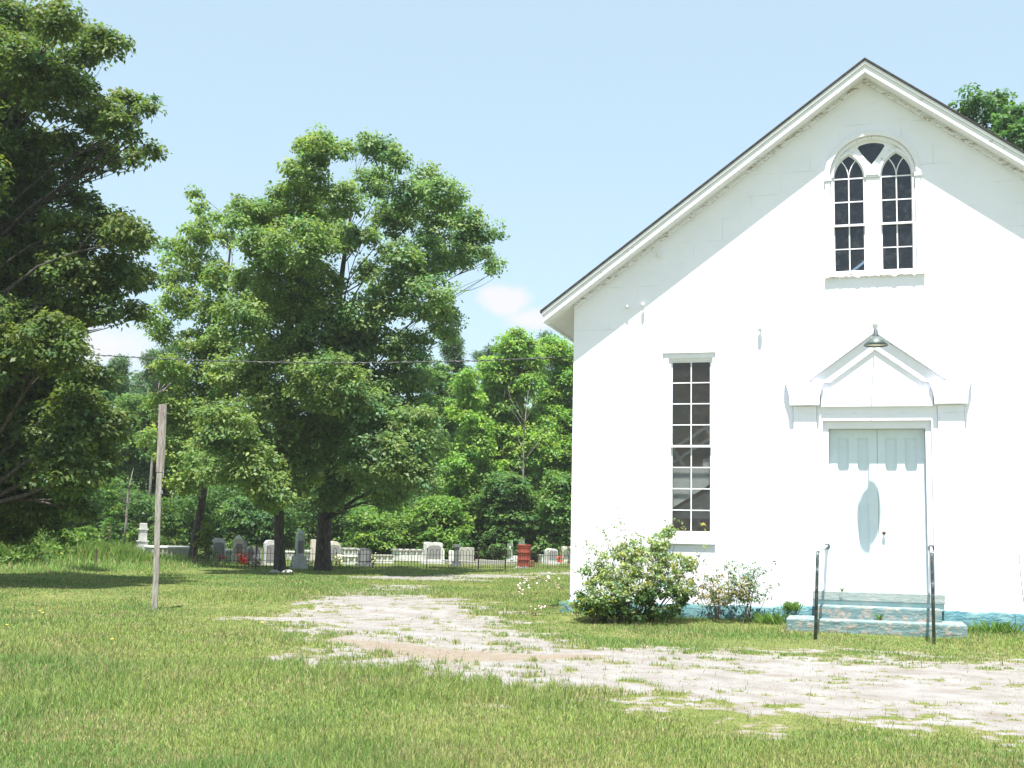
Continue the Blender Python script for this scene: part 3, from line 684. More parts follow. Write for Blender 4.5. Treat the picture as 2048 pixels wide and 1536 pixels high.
# ------------------------------------------------------------------ church
U0 = -.09; WL, WR = -5.665, 5.485; SL = .742; ZR = 10.375; OVG = .42; UL, UR = -6.19, 6.01; LEN = 15.5
church = empty('church', (0, 0, 0), 0, 'white stuccoed gabled church with a pedimented double door and teal plinth', 'church')
def zr(u, off=0): return ZR-off-SL*abs(u-U0)
def chevron(o0, o1, y0, y1, ul, ur):
    return [(ul, zr(ul, o0)), (ul, zr(ul, o1)), (U0, zr(U0, o1)), (ur, zr(ur, o1)), (ur, zr(ur, o0)), (U0, zr(U0, o0))]
def arch_loop(cx, hw, z0, zs, kind='semi', rz=None, n=20):
    pts = [(cx-hw, z0), (cx+hw, z0), (cx+hw, zs)]
    if kind == 'semi':
        for i in range(1, n): a = math.pi*i/n; pts.append((cx+hw*math.cos(a), zs+(rz or hw)*math.sin(a)))
    else:
        Rr = (hw*hw+rz*rz)/(2*hw); am = math.acos((Rr-hw)/Rr)
        for i in range(1, n//2+1): a = am*i/(n//2); pts.append((cx+hw-Rr+Rr*math.cos(a), zs+Rr*math.sin(a)))
        for i in range(n//2-1, 0, -1): a = am*i/(n//2); pts.append((cx-hw+Rr-Rr*math.cos(a), zs+Rr*math.sin(a)))
    pts.append((cx-hw, zs)); return pts
rect = lambda a, b, c, d: [(a, c), (b, c), (b, d), (a, d)]
WIN = (-3.900, -2.892, 1.38, 4.985)
WINR = (2.95, 3.96, 1.38, 4.985)
DOOR = (-.93, .955, .45, 3.66)
ARCH = arch_loop(.012, .80, 6.37, 8.27, rz=.79)
wall_top = .20
outline = [(WL, -.3), (WR, -.3), (WR, zr(WR, wall_top)), (U0, zr(U0, wall_top)), (WL, zr(WL, wall_top))]
mb = MB(); mb.prism(outline, 0, .36, [rect(*WIN), rect(*WINR), rect(*DOOR), ARCH]); mb.build('front_wall', M['stucco'], church)
# plaster patches stay with the wall; side and rear walls
def side_wall(x0, x1):
    m_ = MB(); zt = 5.998
    wins = [(.9, 1.9), (5.6, 6.6), (9.0, 10.0), (12.4, 13.4)]  # unseen side openings, added to bring light inside
    ys = [.36]+[q for w_ in wins for q in w_]+[LEN]
    for i in range(0, len(ys), 2): m_.box(x0, x1, ys[i], ys[i+1], -.3, zt)
    for a, b in wins: m_.box(x0, x1, a, b, -.3, 1.38); m_.box(x0, x1, a, b, 4.98, zt)
    return m_
side_wall(WL+.002, WL+.35).build('side_wall', M['stucco'], church)
side_wall(WR-.35, WR-.002).build('side_wall', M['stucco'], church)
mb = MB(); mb.prism([(WL+.003, -.3), (WR-.003, -.3), (WR-.003, zr(WR, .25)), (U0, zr(U0, .25)), (WL+.003, zr(WL, .25))], LEN, LEN+.3); mb.build('rear_wall', M['stucco'], church)
# roof shingles, crown moulding, fascia, soffit, frieze
rf = MB()
rf.prism(chevron(0, .045, 0, 0, UL-.05, UR+.05), -OVG-.05, LEN+.5); rf.build('roof', M['shingle'], church)
mb = MB(); mb.prism(chevron(.047, .115, 0, 0, UL-.02, UR+.02), -OVG-.03, -OVG+.06); mb.build('crown_moulding', M['trim'], church, bevel=.008)
mb = MB(); mb.prism(chevron(.117, .262, 0, 0, UL, UR), -OVG, -OVG+.035); mb.build('rake_board', M['trim_worn'], church, bevel=.006)
mb = MB(); mb.prism(chevron(.205, .235, 0, 0, UL+.005, UR-.005), -OVG+.036, -.001); mb.build('rake_soffit', M['trim_worn'], church)
mb = MB(); mb.prism(chevron(.236, .33, 0, 0, WL+.01, WR-.01), -.045, -.001); mb.prism(chevron(.30, .345, 0, 0, WL+.01, WR-.01), -.07, -.046); mb.build('frieze', M['sill_worn'], church)
# sloping soffits and fascias along the side eaves
for xo, xi in ((UL+.001, WL), (UR-.001, WR)):
    m_ = MB(); m_.prism([(xo, zr(xo, .205)), (xo, zr(xo, .235)), (xi, zr(xi, .235)), (xi, zr(xi, .205))], -.0005, LEN+.4); m_.build('eave_soffit', M['trim_worn'], church)
    a, b = (xo, xo+.035) if xo < 0 else (xo-.035, xo)
    m_ = MB(); m_.box(a, b, -OVG+.036, LEN+.42, zr(xo, .262), zr(xo, .06)); m_.build('eave_board', M['trim_worn'], church)
# plinth
def rough_band(x0, x1, z0, z1f, y, name, nseg):
    vs = []; fs = []; xs = np.linspace(x0, x1, nseg); g = np.random.default_rng(3)
    for i, x in enumerate(xs):
        zt = z1f(x)+.012*math.sin(x*7)+g.normal()*.006
        for (yy, zz) in ((y-.02, z0), (y-.015+g.normal()*.006, z0+.6*(zt-z0)), (y+g.normal()*.005, zt-.02), (y+.02, zt), (y+.1, zt)): vs.append((x, yy, zz))
    for i in range(nseg-1):
        for k in range(4): a = i*5+k; fs.append((a, a+5, a+6, a+1))
    m_ = MB(); m_.add(vs, fs); return m_.build(name, M['teal'], church, smooth=True)
zp = lambda x: .245+.055*(x+2.8)/5.2*(1 if x > -2.8 else .3)
rough_band(WL-.04, -1.55, -.3, zp, -.055, 'plinth', 90)
rough_band(1.53, WR+.04, -.3, zp, -.055, 'plinth', 80)
rough_band(-1.56, 1.54, -.3, lambda x: .30, -.075, 'plinth', 60)
mb = MB(); mb.box(WL-.22, WL-.001, -.02, 1.6, -.3, .20); mb.build('plinth', M['teal'], church, bevel=.04)
mb = MB(); mb.box(WL-.06, WL-.001, 1.6, LEN, -.3, .24); mb.build('plinth', M['teal'], church)

# --- tall sash window
def sash_window(x0, x1, z0, z1, parent, glassmat, loc=(0, 0, 0), rz=0):
    w = empty('sash_window', loc, rz, parent=parent)
    fr = MB(); t0 = .095
    fr.prism(rect(x0+.002, x1-.002, z0+.002, z1-.002), .035, .12, [rect(x0+.11, x1-.06, z0+.13, z1-.10)])
    fr.prism(rect(x0+.108, x1-.058, z0+.128, z1-.098), .07, .16, [rect(x0+.150, x1-.092, z0+.17, z1-.145)])
    fr.build('frame', M['trim'], w, bevel=.006)
    s = MB(); s.box(x0-.0, x1+.0, -.055, .034, z0-.03, z0+.105); s.build('sill', M['trim'], w, bevel=.01)
    gx0, gx1, gz0, gz1 = x0+.175, x1-.120-.0, z0+.205, z1-.165
    gx0, gx1 = x0+.186, x1-.108
    gx0, gx1 = x0+.176, x1-.116
    zm = (gz0+gz1)/2; xm = (gx0+gx1)/2
    for (a, b, yy) in ((zm, gz1, .095), (gz0, zm, .128)):
        m_ = MB(); top = b == gz1
        o = rect(gx0-.028, gx1+.028, a-(.02 if top else .035), b+(.03 if top else .018)); hs = []
        for c_ in range(2):
            for r_ in range(4):
                xa = gx0+(gx1-gx0)*c_/2+(.010 if c_ else 0); xb = gx0+(gx1-gx0)*(c_+1)/2-(0 if c_ else .010)
                za = a+(b-a)*r_/4+.010; zb = a+(b-a)*(r_+1)/4-.010; hs.append(rect(xa, xb, za, zb))
        m_.prism(o, yy, yy+.03, hs)
        if top: m_.box(gx0-.045, gx1+.045, yy-.022, yy-.001, a-.025, a+.018)
        m_.build('sash', M['trim_worn'], w)
        gm = MB(); gm.box(gx0-.01, gx1+.01, yy+.012, yy+.016, a, b); gm.build('pane', glassmat, w)
    return w
sash_window(*WIN, church, M['glass'])
sash_window(*WINR, church, M['glass'])
for y_ in (.9, 5.6, 9.0, 12.4):  # unseen side windows, added so daylight reaches the interior
    sash_window(0, 1.0, 1.38, 4.98, church, M['glass'], (WL, y_+1.0, 0), -math.pi/2)
    sash_window(0, 1.0, 1.38, 4.98, church, M['glass'], (WR, y_, 0), math.pi/2)

# --- arched double lancet window
aw = empty('arched_window', (0, 0, 0), 0, parent=church)
CXA, ZS = .012, 8.25
lan = [(-.413, .285), (.440, .285)]
holes = []
for cx_, hw in lan: holes.append(arch_loop(cx_, hw, 6.455, ZS-.005, 'point', .46, 24))
tri = [(.006, 8.485), (.09, 8.60), (.17, 8.71), (.245, 8.835)]
tri += [(CXA+.60*math.sin(a), 8.31+.60*math.cos(a)) for a in np.linspace(.36, -.40, 9)] + [(-.245, 8.82), (-.17, 8.70), (-.085, 8.585)]
ol = arch_loop(CXA, .79, 6.38, 8.27, rz=.78, n=28)
mb = MB(); mb.prism(ol, .075, .12, holes+[tri]); mb.build('tracery_board', M['trim_worn'], aw)
def ring(hw0, rz0, hw1, rz1, y0, y1, z0):
    a = arch_loop(CXA, hw0, z0, 8.27, rz=rz0, n=36)[1:]; b = arch_loop(CXA, hw1, z0, 8.27, rz=rz1, n=36)[1:]
    m_ = MB(); pts = a+[(CXA-hw0, z0)]+[(CXA-hw1, z0)]+list(reversed(b)); m_.prism(pts, y0, y1); return m_
ring(.862, .85, .77, .755, -.045, .014, 8.26).build('archivolt', M['trim'], aw, bevel=.012)
m_ = ring(.768, .753, .70, .69, .02, .074, 8.26); m_.build('archivolt', M['trim_worn'], aw, bevel=.008)
for sgn in (-1, 1):
    m_ = MB(); xa = CXA+sgn*.80; a, b = sorted((CXA+sgn*.755, CXA+sgn*.845)); m_.box(a, b, -.035, .014, 6.40, 8.18); m_.box(min(CXA+sgn*.70, CXA+sgn*.745), max(CXA+sgn*.70, CXA+sgn*.753), .025, .0745, 6.40, 8.18)
    m_.build('jamb_moulding', M['trim_worn'], aw, bevel=.008)
    m_ = MB(); a, b = sorted((CXA+sgn*.735, CXA+sgn*.875)); m_.box(a, b, -.055, .014, 8.182, 8.225); m_.box(a+.008, b-.008, -.045, .014, 8.226, 8.262); m_.build('impost', M['trim'], aw, bevel=.008)
m_ = MB(); m_.box(-.085, .115, .012, .0745, 8.225, 8.262); m_.box(-.10, .13, -.005, .0745, 8.263, 8.30); m_.build('impost', M['trim_worn'], aw, bevel=.008)
m_ = MB(); m_.box(-.10, .128, .03, .0745, 6.40, 8.223); m_.build('mullion', M['trim_worn'], aw, bevel=.01)
# hood around each lancet head and the Y of the tracery
for cx_, hw in lan:
    o_ = arch_loop(cx_, hw+.045, 8.0, ZS-.005, 'point', .535, 28)[2:]; i_ = arch_loop(cx_, hw+.004, 8.0, ZS-.005, 'point', .464, 28)[2:]
    m_ = MB(); m_.prism(o_+list(reversed(i_)), .045, .0745); m_.build('lancet_moulding', M['trim_worn'], aw)
    # sashes
    for (a, b, yy, top) in ((7.345, ZS-.005, .10, True), (6.455, 7.345, .128, False)):
        m_ = MB(); g_ = MB(); bw = .024; mw = .011
        if top:
            o_ = arch_loop(cx_, hw+.004, a-.02, ZS-.005, 'point', .463, 24)
            hs = []
            for r_ in range(2):
                za, zb = a+.45*r_+.012, a+.45*(r_+1)-.010
                hs += [rect(cx_-hw+bw, cx_-mw, za, zb), rect(cx_+mw, cx_+hw-bw, za, zb)]
            Rr = (hw*hw+.46*.46)/(2*hw); z0 = ZS+.008
            hw_i = hw-bw; R_in = Rr-bw
            arcR = lambda a_: (cx_+hw-Rr+R_in*math.cos(a_), ZS+R_in*math.sin(a_))
            arcL = lambda a_: (cx_-hw+Rr-R_in*math.cos(a_), ZS+R_in*math.sin(a_))
            # tracery bar: right-hand outer arc shifted by half a light; its two edges
            bar = lambda a_, d_: (cx_-Rr+(Rr+d_)*math.cos(a_), ZS+(Rr+d_)*math.sin(a_))   # leans left from the centre
            # meeting angle with the left arc
            def meet(d_):
                best = None
                for k in np.linspace(.02, 1.2, 500):
                    p = bar(k, d_); q = math.hypot(p[0]-(cx_-hw+Rr), p[1]-ZS)
                    if q >= R_in: return k
                return .6
            am1, am2 = meet(-mw*.8), meet(mw*.8)
            pl = [bar(k, -mw*.8) for k in np.linspace(.03, am1, 8)]
            aa = math.atan2(pl[-1][1]-ZS, (cx_-hw+Rr)-pl[-1][0])
            left = [(cx_-hw_i, z0)]+[(pl[0][0], z0)]+pl+[arcL(k) for k in np.linspace(aa, .03, 8)][1:]
            hs.append(left); hs.append([(2*cx_-x_, z_) for x_, z_ in left])
            pr = [bar(k, mw*.8) for k in np.linspace(.05, am2, 8)]
            ab = math.atan2(pr[-1][1]-ZS, (cx_-hw+Rr)-pr[-1][0]); atop = math.acos((Rr-hw)/R_in)
            lft = pr+[arcL(k) for k in np.linspace(ab, atop, 6)][1:]
            # centre light, mirrored
            lft = [p for p in lft if p[0] < cx_-.002]
            cen = [(cx_, pr[0][1]+.02)]+[(2*cx_-x_, z_) for x_, z_ in lft]+[(cx_, arcL(atop)[1])]+list(reversed(lft))
            hs.append(cen)
            m_.prism(o_, yy, yy+.025, hs)
            m_.box(cx_-hw-.012, cx_+hw+.012, yy-.03, yy-.001, a-.022, a+.016)
            g_.prism(arch_loop(cx_, hw-.005, a, ZS-.005, 'point', .455, 24), yy+.010, yy+.014)
        else:
            hs = []
            for r_ in range(2):
                za, zb = a+.445*r_+.02*(r_ == 0)+.008, a+.445*(r_+1)-.010
                hs += [rect(cx_-hw+bw, cx_-mw, za, zb), rect(cx_+mw, cx_+hw-bw, za, zb)]
            m_.prism(rect(cx_-hw-.002, cx_+hw+.002, a-.01, b+.01), yy, yy+.022, hs); g_.box(cx_-hw+.005, cx_+hw-.005, yy+.009, yy+.013, a, b)
        m_.build('sash', M['trim'], aw); g_.build('pane', M['dirty_glass'], aw)
g_ = MB(); g_.prism([(p[0], p[1]) for p in tri], .10, .104); g_.build('pane', M['dirty_glass'], aw)
# rotten sill
vs = []; m_ = MB(); xs = np.linspace(-.86, .90, 60); g = np.random.default_rng(8)
top = [(x, 6.395) for x in xs]; bot = [(x, 6.345-abs(g.normal())*.012-(.03 if .1 < (x*3.1) % 1 < .35 else 0)*g.random()) for x in xs]
m_.prism(bot+list(reversed(top)), -.075, .0745); m_.build('sill', M['sill_worn'], aw)

# --- entrance surround
en = empty('door_surround', (0, 0, 0), 0, parent=church)
for xq in (-1.459, -1.038, 1.060, 1.513):
    m_ = MB(); m_.box(xq-.0035, xq+.0035, -.006, -.0005, .3, 3.92); m_.build('joint', M['int_wood'], en)
def pil(x0, x1, cx0, cx1, s):
    m_ = MB(); m_.box(x0, x1, -.045, -.001, .28, 3.93); m_.build('pilaster', M['stucco'], en, bevel=.012)
    # flared cap, curved sides
    n = 8; L_ = []; R_ = []
    for i in range(n+1):
        t = i/n; fl = t**2.2
        L_.append((x0-.06-(x0-.06-cx0)*fl, 3.935+.415*t)); R_.append((x1+.06+(cx1-x1-.06)*fl, 3.935+.415*t))
    m_ = MB(); m_.prism(L_[:1]+R_+list(reversed(L_[1:])), -.155, -.001); m_.build('capital', M['stucco'], en, bevel=.015)
pil(-1.455, -1.042, -1.60, -.90, -1); pil(1.064, 1.509, .915, 1.64, 1)
m_ = MB(); m_.box(-.96, .985, -.075, -.001, 3.905, 4.215); m_.build('entablature', M['stucco'], en, bevel=.012)
SP = .735
def pedi(z_out, z_in, y0, y1, xl, xr):
    return [(xl, z_out-SP*abs(xl)), (xl, z_in-SP*abs(xl)), (0.01, z_in), (xr, z_in-SP*abs(xr)), (xr, z_out-SP*abs(xr)), (0.01, z_out)]
m_ = MB(); z_o = 5.50
m_.prism([(-1.62, 4.352), (-1.215, 4.352), (.01, 5.262), (1.24, 4.352), (1.66, 4.352), (.01, z_o)], -.135, -.001); m_.build('raking_cornice', M['stucco'], en, bevel=.012)
m_ = MB(); m_.prism([(-1.21, 4.3535), (-.80, 4.3535), (.01, 4.95), (.82, 4.3535), (1.235, 4.3535), (.01, 5.259)], -.06, -.002); m_.build('raking_moulding', M['stucco'], en, bevel=.012)
m_ = MB(); m_.prism([(-.798, 4.217), (.818, 4.217), (.818, 4.3535), (.01, 4.948), (-.798, 4.3535)], -.018, -.003); m_.build('tympanum', M['stucco'], en)
# casing and reveal
m_ = MB(); m_.prism([(DOOR[0]+.002, .585), (-.833, .585), (-.833, 3.525), (.852, 3.525), (.852, .585), (DOOR[1]-.002, .585), (DOOR[1]-.002, 3.658), (DOOR[0]+.002, 3.658)], .07, .255); m_.build('door_frame', M['trim'], en, bevel=.006)
# door leaves
def leaf(x0, x1, knob):
    w_ = x1-x0; d_ = MB(); y0 = .27
    k = w_/.84; ps = [(x0+.135*k, x0+.345*k), (x0+.485*k, x0+.70*k)] if knob else [(x0+.14*k, x0+.345*k), (x0+.495*k, x0+.69*k)]
    def pan(a, b, ins):
        z0_, z1_ = .95+ins, 3.36-ins; return [(a+ins+.03, z0_), (b-ins-.03, z0_), (b-ins, z0_+.04), (b-ins, z1_), (a+ins, z1_), (a+ins, z0_+.04)]
    d_.prism(rect(x0, x1, .588, 3.522), y0, y0+.02, [pan(a, b, 0) for a, b in ps])
    d_.box(x0, x1, y0+.045, y0+.06, .588, 3.522)
    # coved sides of the panels
    for a, b in ps:
        A = pan(a, b, 0); B_ = pan(a, b, .03); n = len(A)
        d_.add([(p[0], y0+.0205, p[1]) for p in A]+[(p[0], y0+.044, p[1]) for p in B_], [(i, (i+1) % n, (i+1) % n+n, i+n) for i in range(n)])
    lf = d_.build('door', M['door'], church)
    if knob:
        kb = MB(); kb.lathe([(.012, 0), (.012, -.03), (.028, -.04), (.032, -.055), (.024, -.07), (.002, -.074)], (.112, y0, 1.635), 16, 'y'); kb.lathe([(.03, 0), (.03, -.006)], (.112, y0, 1.635), 16, 'y'); kb.build('knob', M['brass'], lf, smooth=True)
        kb = MB(); kb.box(.085, .14, y0-.006, y0-.001, 1.49, 1.58); kb.build('keyhole_plate', M['trim_worn'], lf)
    return lf
leaf(-.829, .018, False); leaf(.024, .848, True)
# steps
for (x0, x1, y0, z0, z1, mt, bv, nm) in ((-1.55, 1.39, -1.12, -.3, .13, 'teal_step', .03, 'step'), (-1.06, 1.02, -.66, -.3, .345, 'teal_step', .03, 'step'), (-1.135, 1.10, -.27, .42, .583, 'slab', .012, 'threshold_slab')):
    m_ = MB(); m_.box(x0, x1, y0, .26 if nm != 'step' else -.08, z0, z1); o = m_.build(nm, M[mt], church, bevel=bv)
m_ = MB(); m_.box(-1.10, 1.07, -.235, -.08, .3, .418); m_.build('step', M['teal_lit'], church)
m_ = MB(); m_.box(DOOR[0], DOOR[1], .262, .36, .3, .585); m_.build('threshold', M['trim_worn'], church)

# interior
m_ = MB(); m_.box(WL+.36, WR-.36, .37, LEN-.01, -.05, .55); m_.build('floor', M['int_floor'], church)
m_ = MB(); m_.box(WL+.352, WR-.352, 2.3, 2.45, .56, 9.0 if 0 else 5.6); 
m_.build('partition_wall', M['int_wall'], church)
m_ = MB(); m_.box(WL+.352, WR-.352, .37, LEN-.01, 5.62, 5.70); m_.build('ceiling', M['int_wall'], church)
# stair seen through the window
st = empty('gallery_stair', (-3.15, .72, .45), 0, 'white boarded stair side seen through the tall window', 'stair')
m_ = MB(); m_.prism([(-.65, 1.60), (-.05, 1.98), (.25, 2.21), (.45, 2.38), (.45, 2.55), (-.07, 2.55), (-.07, 2.39), (-.65, 2.39)], .0, .05); m_.build('stair_panel', M['stair_white'], st)
m_ = MB(); m_.prism([(-.65, 1.40), (.45, 1.40), (.45, 2.1), (-.05, 1.9), (-.65, 1.57)], .25, .28); m_.build('lower_panel', M['int_wood'], st)
m_ = MB()
for a, b in (((-1.2, 2.42), (1.2, 3.97)), ((-1.2, 2.15), (1.2, 3.70))):
    dx, dz = b[0]-a[0], b[1]-a[1]; L_ = math.hypot(dx, dz); nx_, nz_ = -dz/L_*.028, dx/L_*.028
    m_.prism([(a[0]-nx_, a[1]-nz_), (b[0]-nx_, b[1]-nz_), (b[0]+nx_, b[1]+nz_), (a[0]+nx_, a[1]+nz_)], .12, .16)
for x_ in (-.75, -.1, .5):
    z_ = 2.3+.645*(x_+.75); m_.prism([(x_, z_+.5), (x_+.06, z_+.53), (x_+.42, z_-.05), (x_+.36, z_-.08)], .165, .19)
m_.build('stair_rail', M['int_wood'], st)
vs_ = empty('flower_vase', (-3.16, .30, 1.50), 0, 'dark vase of yellow flowers on the inner sill of the tall window', 'vase')
m_ = MB(); m_.lathe([(.03, 0), (.05, .03), (.055, .07), (.03, .12), (.035, .14)], (0, 0, 0), 14); m_.build('vase', M['brass'], vs_, smooth=True)
def petals(parent, c, rad, n, mat, seed, name='flower', size=.02):
    g = np.random.default_rng(seed); m_ = MB()
    for i in range(n):
        p = np.array(c)+g.normal(size=3)*rad*.5
        a = g.uniform(0, 6.28); u = np.array([math.cos(a), math.sin(a), g.normal()*.5])*size; v = np.array([-math.sin(a), math.cos(a), g.normal()*.5])*size
        m_.add([p-u, p-v+(0, 0, size*.3), p+u, p+v+(0, 0, size*.3)], [(0, 1, 2, 3)])
    return m_.build(name, M[mat], parent, norm=False)
petals(vs_, (0, 0, .2), .06, 26, 'fl_yellow', 1, size=.03); petals(vs_, (-.02, 0, .17), .07, 24, 'fl_leaf', 2, 'leaves', .03)
fl2 = empty('potted_flowers', (-3.56, .30, 1.50), 0, 'small pale flower bunch on the inner sill behind the lowest left pane', 'plant')
m_ = MB(); m_.lathe([(.03, 0), (.045, .07), (.04, .075)], (0, 0, 0), 12); m_.build('pot', M['brass'], fl2); petals(fl2, (.02, 0, .12), .06, 22, 'fl_cream', 3, size=.025)

# --- barn lamp over the door
lp = empty('barn_lamp', (.018, 0, 0), 0, 'grey green dished lamp on a long arm above the church door pediment', 'lamp')
yl = -.76
m_ = MB(); m_.tube([(0, -.002, 5.42), (0, -.3, 5.47), (0, -.6, 5.50), (0, -.72, 5.48), (0, yl, 5.40), (0, yl, 5.15)], .011, 8); m_.build('arm', M['ceramic'], lp, smooth=True)
m_ = MB(); m_.lathe([(.045, -.135), (.05, -.15)], (0, 0, 5.42), 16, 'y'); m_.lathe([(.05, -.151), (.02, -.17)], (0, 0, 5.42), 16, 'y'); m_.build('wall_flange', M['ceramic'], lp)
m_ = MB(); m_.lathe([(.02, 5.22), (.036, 5.20), (.04, 5.13), (.055, 5.10), (.06, 5.085)], (0, yl, 0), 20); m_.build('cap', M['pipe'], lp, smooth=True)
m_ = MB(); m_.lathe([(.058, 5.088), (.085, 5.065), (.14, 5.03), (.185, 4.985), (.205, 4.945), (.207, 4.915), (.200, 4.915), (.198, 4.94), (.175, 4.975), (.13, 5.015), (.05, 5.05)], (0, yl, 0), 36)
o = m_.build('lamp_shade', M['enamel'], lp, smooth=True)
m_ = MB(); m_.lathe([(.196, 4.935), (.172, 4.968), (.128, 5.005), (.04, 5.035)], (0, yl, 0), 36); m_.build('shade_lining', M['enamel_in'], lp, smooth=True)
m_ = MB(); m_.lathe([(.01, 4.93), (.03, 4.95), (.032, 4.975), (.016, 5.01), (.014, 5.03)], (0, yl, 0), 16); m_.build('bulb', M['ceramic'], lp, smooth=True)
# --- handrails
def rail(xw, xe, xb, zw, label):
    r_ = empty('handrail', (0, 0, 0), 0, label, 'handrail', 'pipe handrails at the church steps')
    yf = .068
    m_ = MB(); m_.tube([(xw, yf, zw), (xw+(xe-xw)*.5, -1.08, zw-.045), (xe+.01*(xw-xe), -2.12, zw-.088)], .024, 10); m_.build('rail', M['pipe_lit'], r_, smooth=True)
    m_ = MB(); m_.tube([(xe, -2.11, zw-.087), (xe, -2.17, zw-.093), (xe-.002, -2.20, zw-.12), (xe-.004, -2.205, zw-.18), (xb, -2.30, -.35)], .027, 10); m_.build('post', M['pipe'], r_, smooth=True)
    m_ = MB(); m_.lathe([(.052, 0), (.052, -.012), (.034, -.02), (.034, -.04)], (xw, yf, zw), 20, 'y'); m_.build('flange', M['pipe'], r_)
rail(-.885, -.965, -1.02, 1.375, 'bent pipe handrail on the left of the church door')
rail(.903, .805, .80, 1.39, 'bent pipe handrail on the right of the church door')
# --- insulators and brackets on the wall
def insul(x, z, label, s=1, y=0):
    r_ = empty('insulator', (x, y, z), 0, label, 'insulator', 'old wire insulators on the church front')
    m_ = MB(); m_.box(-.008*s, .008*s, -.07, -.001, -.008*s, .008*s); m_.build('bracket', M['trim_worn'], r_)
    m_ = MB(); m_.lathe([(.012*s, -.035*s), (.026*s, -.03*s), (.02*s, 0), (.028*s, .02*s), (.015*s, .04*s)], (0, -.085, 0), 14); m_.build('knob', M['ceramic'], r_, smooth=True)
insul(-3.985, 6.925, 'white knob insulator high under the left slope of the gable', 1.5)
insul(-4.588, 5.905, 'left knob insulator of the pair near the church corner', 1.1)
insul(-4.282, 5.925, 'right knob insulator of the pair near the church corner', 1.3)
insul(-2.05, 5.40, 'white bracket insulator between the tall window and the door pediment', 1.6)
# --- service cable
Pa = np.array([WL-.09, .9, 5.10]); Pb = at(-330, 655, 33)
ps = empty('utility_pole', (Pb[0], Pb[1], 0), 0, 'brown wooden utility pole carrying the cable beyond the left edge', 'pole')
m_ = MB(); m_.tube([(0, .14, -.5), (0, .14, 4), (0, .14, Pb[2]+.9)], [.15, .13, .10], 14); m_.build('shaft', M['post'], ps, smooth=True)
m_ = MB(); m_.box(-.5, .5, .0, .10, Pb[2]+.4, Pb[2]+.5); m_.build('crossarm', M['post'], ps)
cab = []
for t in np.linspace(0, 1, 61):
    p = Pb+(Pa-Pb)*t; p[2] -= 4*.42*t*(1-t); cab.append(p)
m_ = MB(); m_.tube([tuple(p) for p in cab], .010, 5)
hel = []
for i, t in enumerate(np.linspace(0, 1, 700)):
    p = Pb+(Pa-Pb)*t; p[2] -= 4*.42*t*(1-t); a = i*.55; hel.append((p[0], p[1]+.014*math.cos(a), p[2]+.014*math.sin(a)))
m_.tube(hel, .009, 4)
o = m_.build('service_cable', M['cable'], None, norm=False); tag(o, 'twisted black service cable hanging across the trees to the church side', 'cable')

# ------------------------------------------------------------------ wooden post
P = onground(310, 1210); pz = empty('wooden_post', P, R(28), 'weathered grey wooden post standing alone in the grass at left', 'post')
lx = .05
def plank(x0, x1, y0, y1, z0, z1, lean_, mat, nm):
    m_ = MB(); n = 14; vs = []; fs = []
    for i in range(n+1):
        z = z0+(z1-z0)*i/n; ox = lean_*z+.006*math.sin(z*2.3)
        vs += [(x0+ox, y0, z), (x1+ox, y0, z), (x1+ox, y1, z), (x0+ox, y1, z)]
    for i in range(n):
        for k in range(4): a = i*4+k; b = i*4+(k+1) % 4; fs.append((a, b, b+4, a+4))
    fs += [(3, 2, 1, 0), (n*4, n*4+1, n*4+2, n*4+3)]
    return m_.add(vs, fs).build(nm, M[mat], pz, bevel=.005)
PH = at(322, 806, hdist(P))[2]-P[2]; PM = at(315, 945, hdist(P))[2]-P[2]
plank(-.058, .046, -.045, .045, -.4, PM, -.019, 'post', 'lower_post')
plank(-.072, .052, -.05, .05, PM+.004, PH-.03, -.019, 'post_red', 'upper_post')
plank(.055, .073, -.045, .045, PM-.1, PH, -.019, 'post', 'side_batten')

# ------------------------------------------------------------------ cemetery
fd = np.array([10.46, 12.45]); fd /= np.linalg.norm(fd); FANG = math.atan2(fd[1], fd[0])
F0 = gp(383, 1137.5)[:2]; 
def along(px, py=1137.5):
    p = gp(px, py)[:2]; return p
def fence_run(name, A, B_, label, cat, zt=.70, arch=False, posts=True, sp=.13):
    A = np.array(A); B_ = np.array(B_); L = np.linalg.norm(B_-A); ang = math.atan2(B_[1]-A[1], B_[0]-A[0])
    root = empty(name, (A[0], A[1], 0), ang, label, cat, None)
    n = max(1, int(round(L/2.4))) if posts else 1; sec = L/n
    for i in range(n):
        m_ = MB(); k = int(sec/sp); r = .0095
        for j in range(1, k):
            x = i*sec+j*sec/k; h = zt
            if arch: h = zt*(1.0+.22*math.sin(math.pi*j/k))
            m_.tube([(x, 0, -.02), (x, 0, h)], r, 5)
            if j % 2 == 1 and j+1 < k:
                x2 = x+sec/k; h2 = h
                m_.tube([(x+(x2-x)*(.5-.5*math.cos(q)), 0, h+.07*math.sin(q)) for q in np.linspace(0, math.pi, 7)], r, 4)
        m_.build('picket_panel', M['iron'], root, norm=False)
        for zz, nm in ((zt*.80, 'rail'), (zt*.42, 'rail'), (.09, 'rail')):
            q = MB(); q.box(i*sec+.014, (i+1)*sec-.014, -.009, .009, zz-.008, zz+.008); q.build(nm, M['iron'], root)
    for i in range(n+1):
        m_ = MB(); m_.tube([(i*sec, 0, -.1), (i*sec, 0, zt+.06)], .018 if not arch else .024, 7); m_.lathe([(.02, zt+.06), (.03, zt+.085), (.02, zt+.11), (.003, zt+.13)], (i*sec, 0, 0), 8); m_.build('post', M['iron'], root, norm=False)
    return root
gA, gB = along(957, 1139), along(1010, 1138.5)
fence_run('iron_fence', along(384), gA+(gB-gA)*-.02, 'low black iron picket fence running from the leaning trunk to the cemetery gate', 'fence')
fence_run('iron_gate', gA, gB, 'black iron gate with arched pickets between fence and drum', 'gate', zt=.74, arch=True, posts=False, sp=.12)
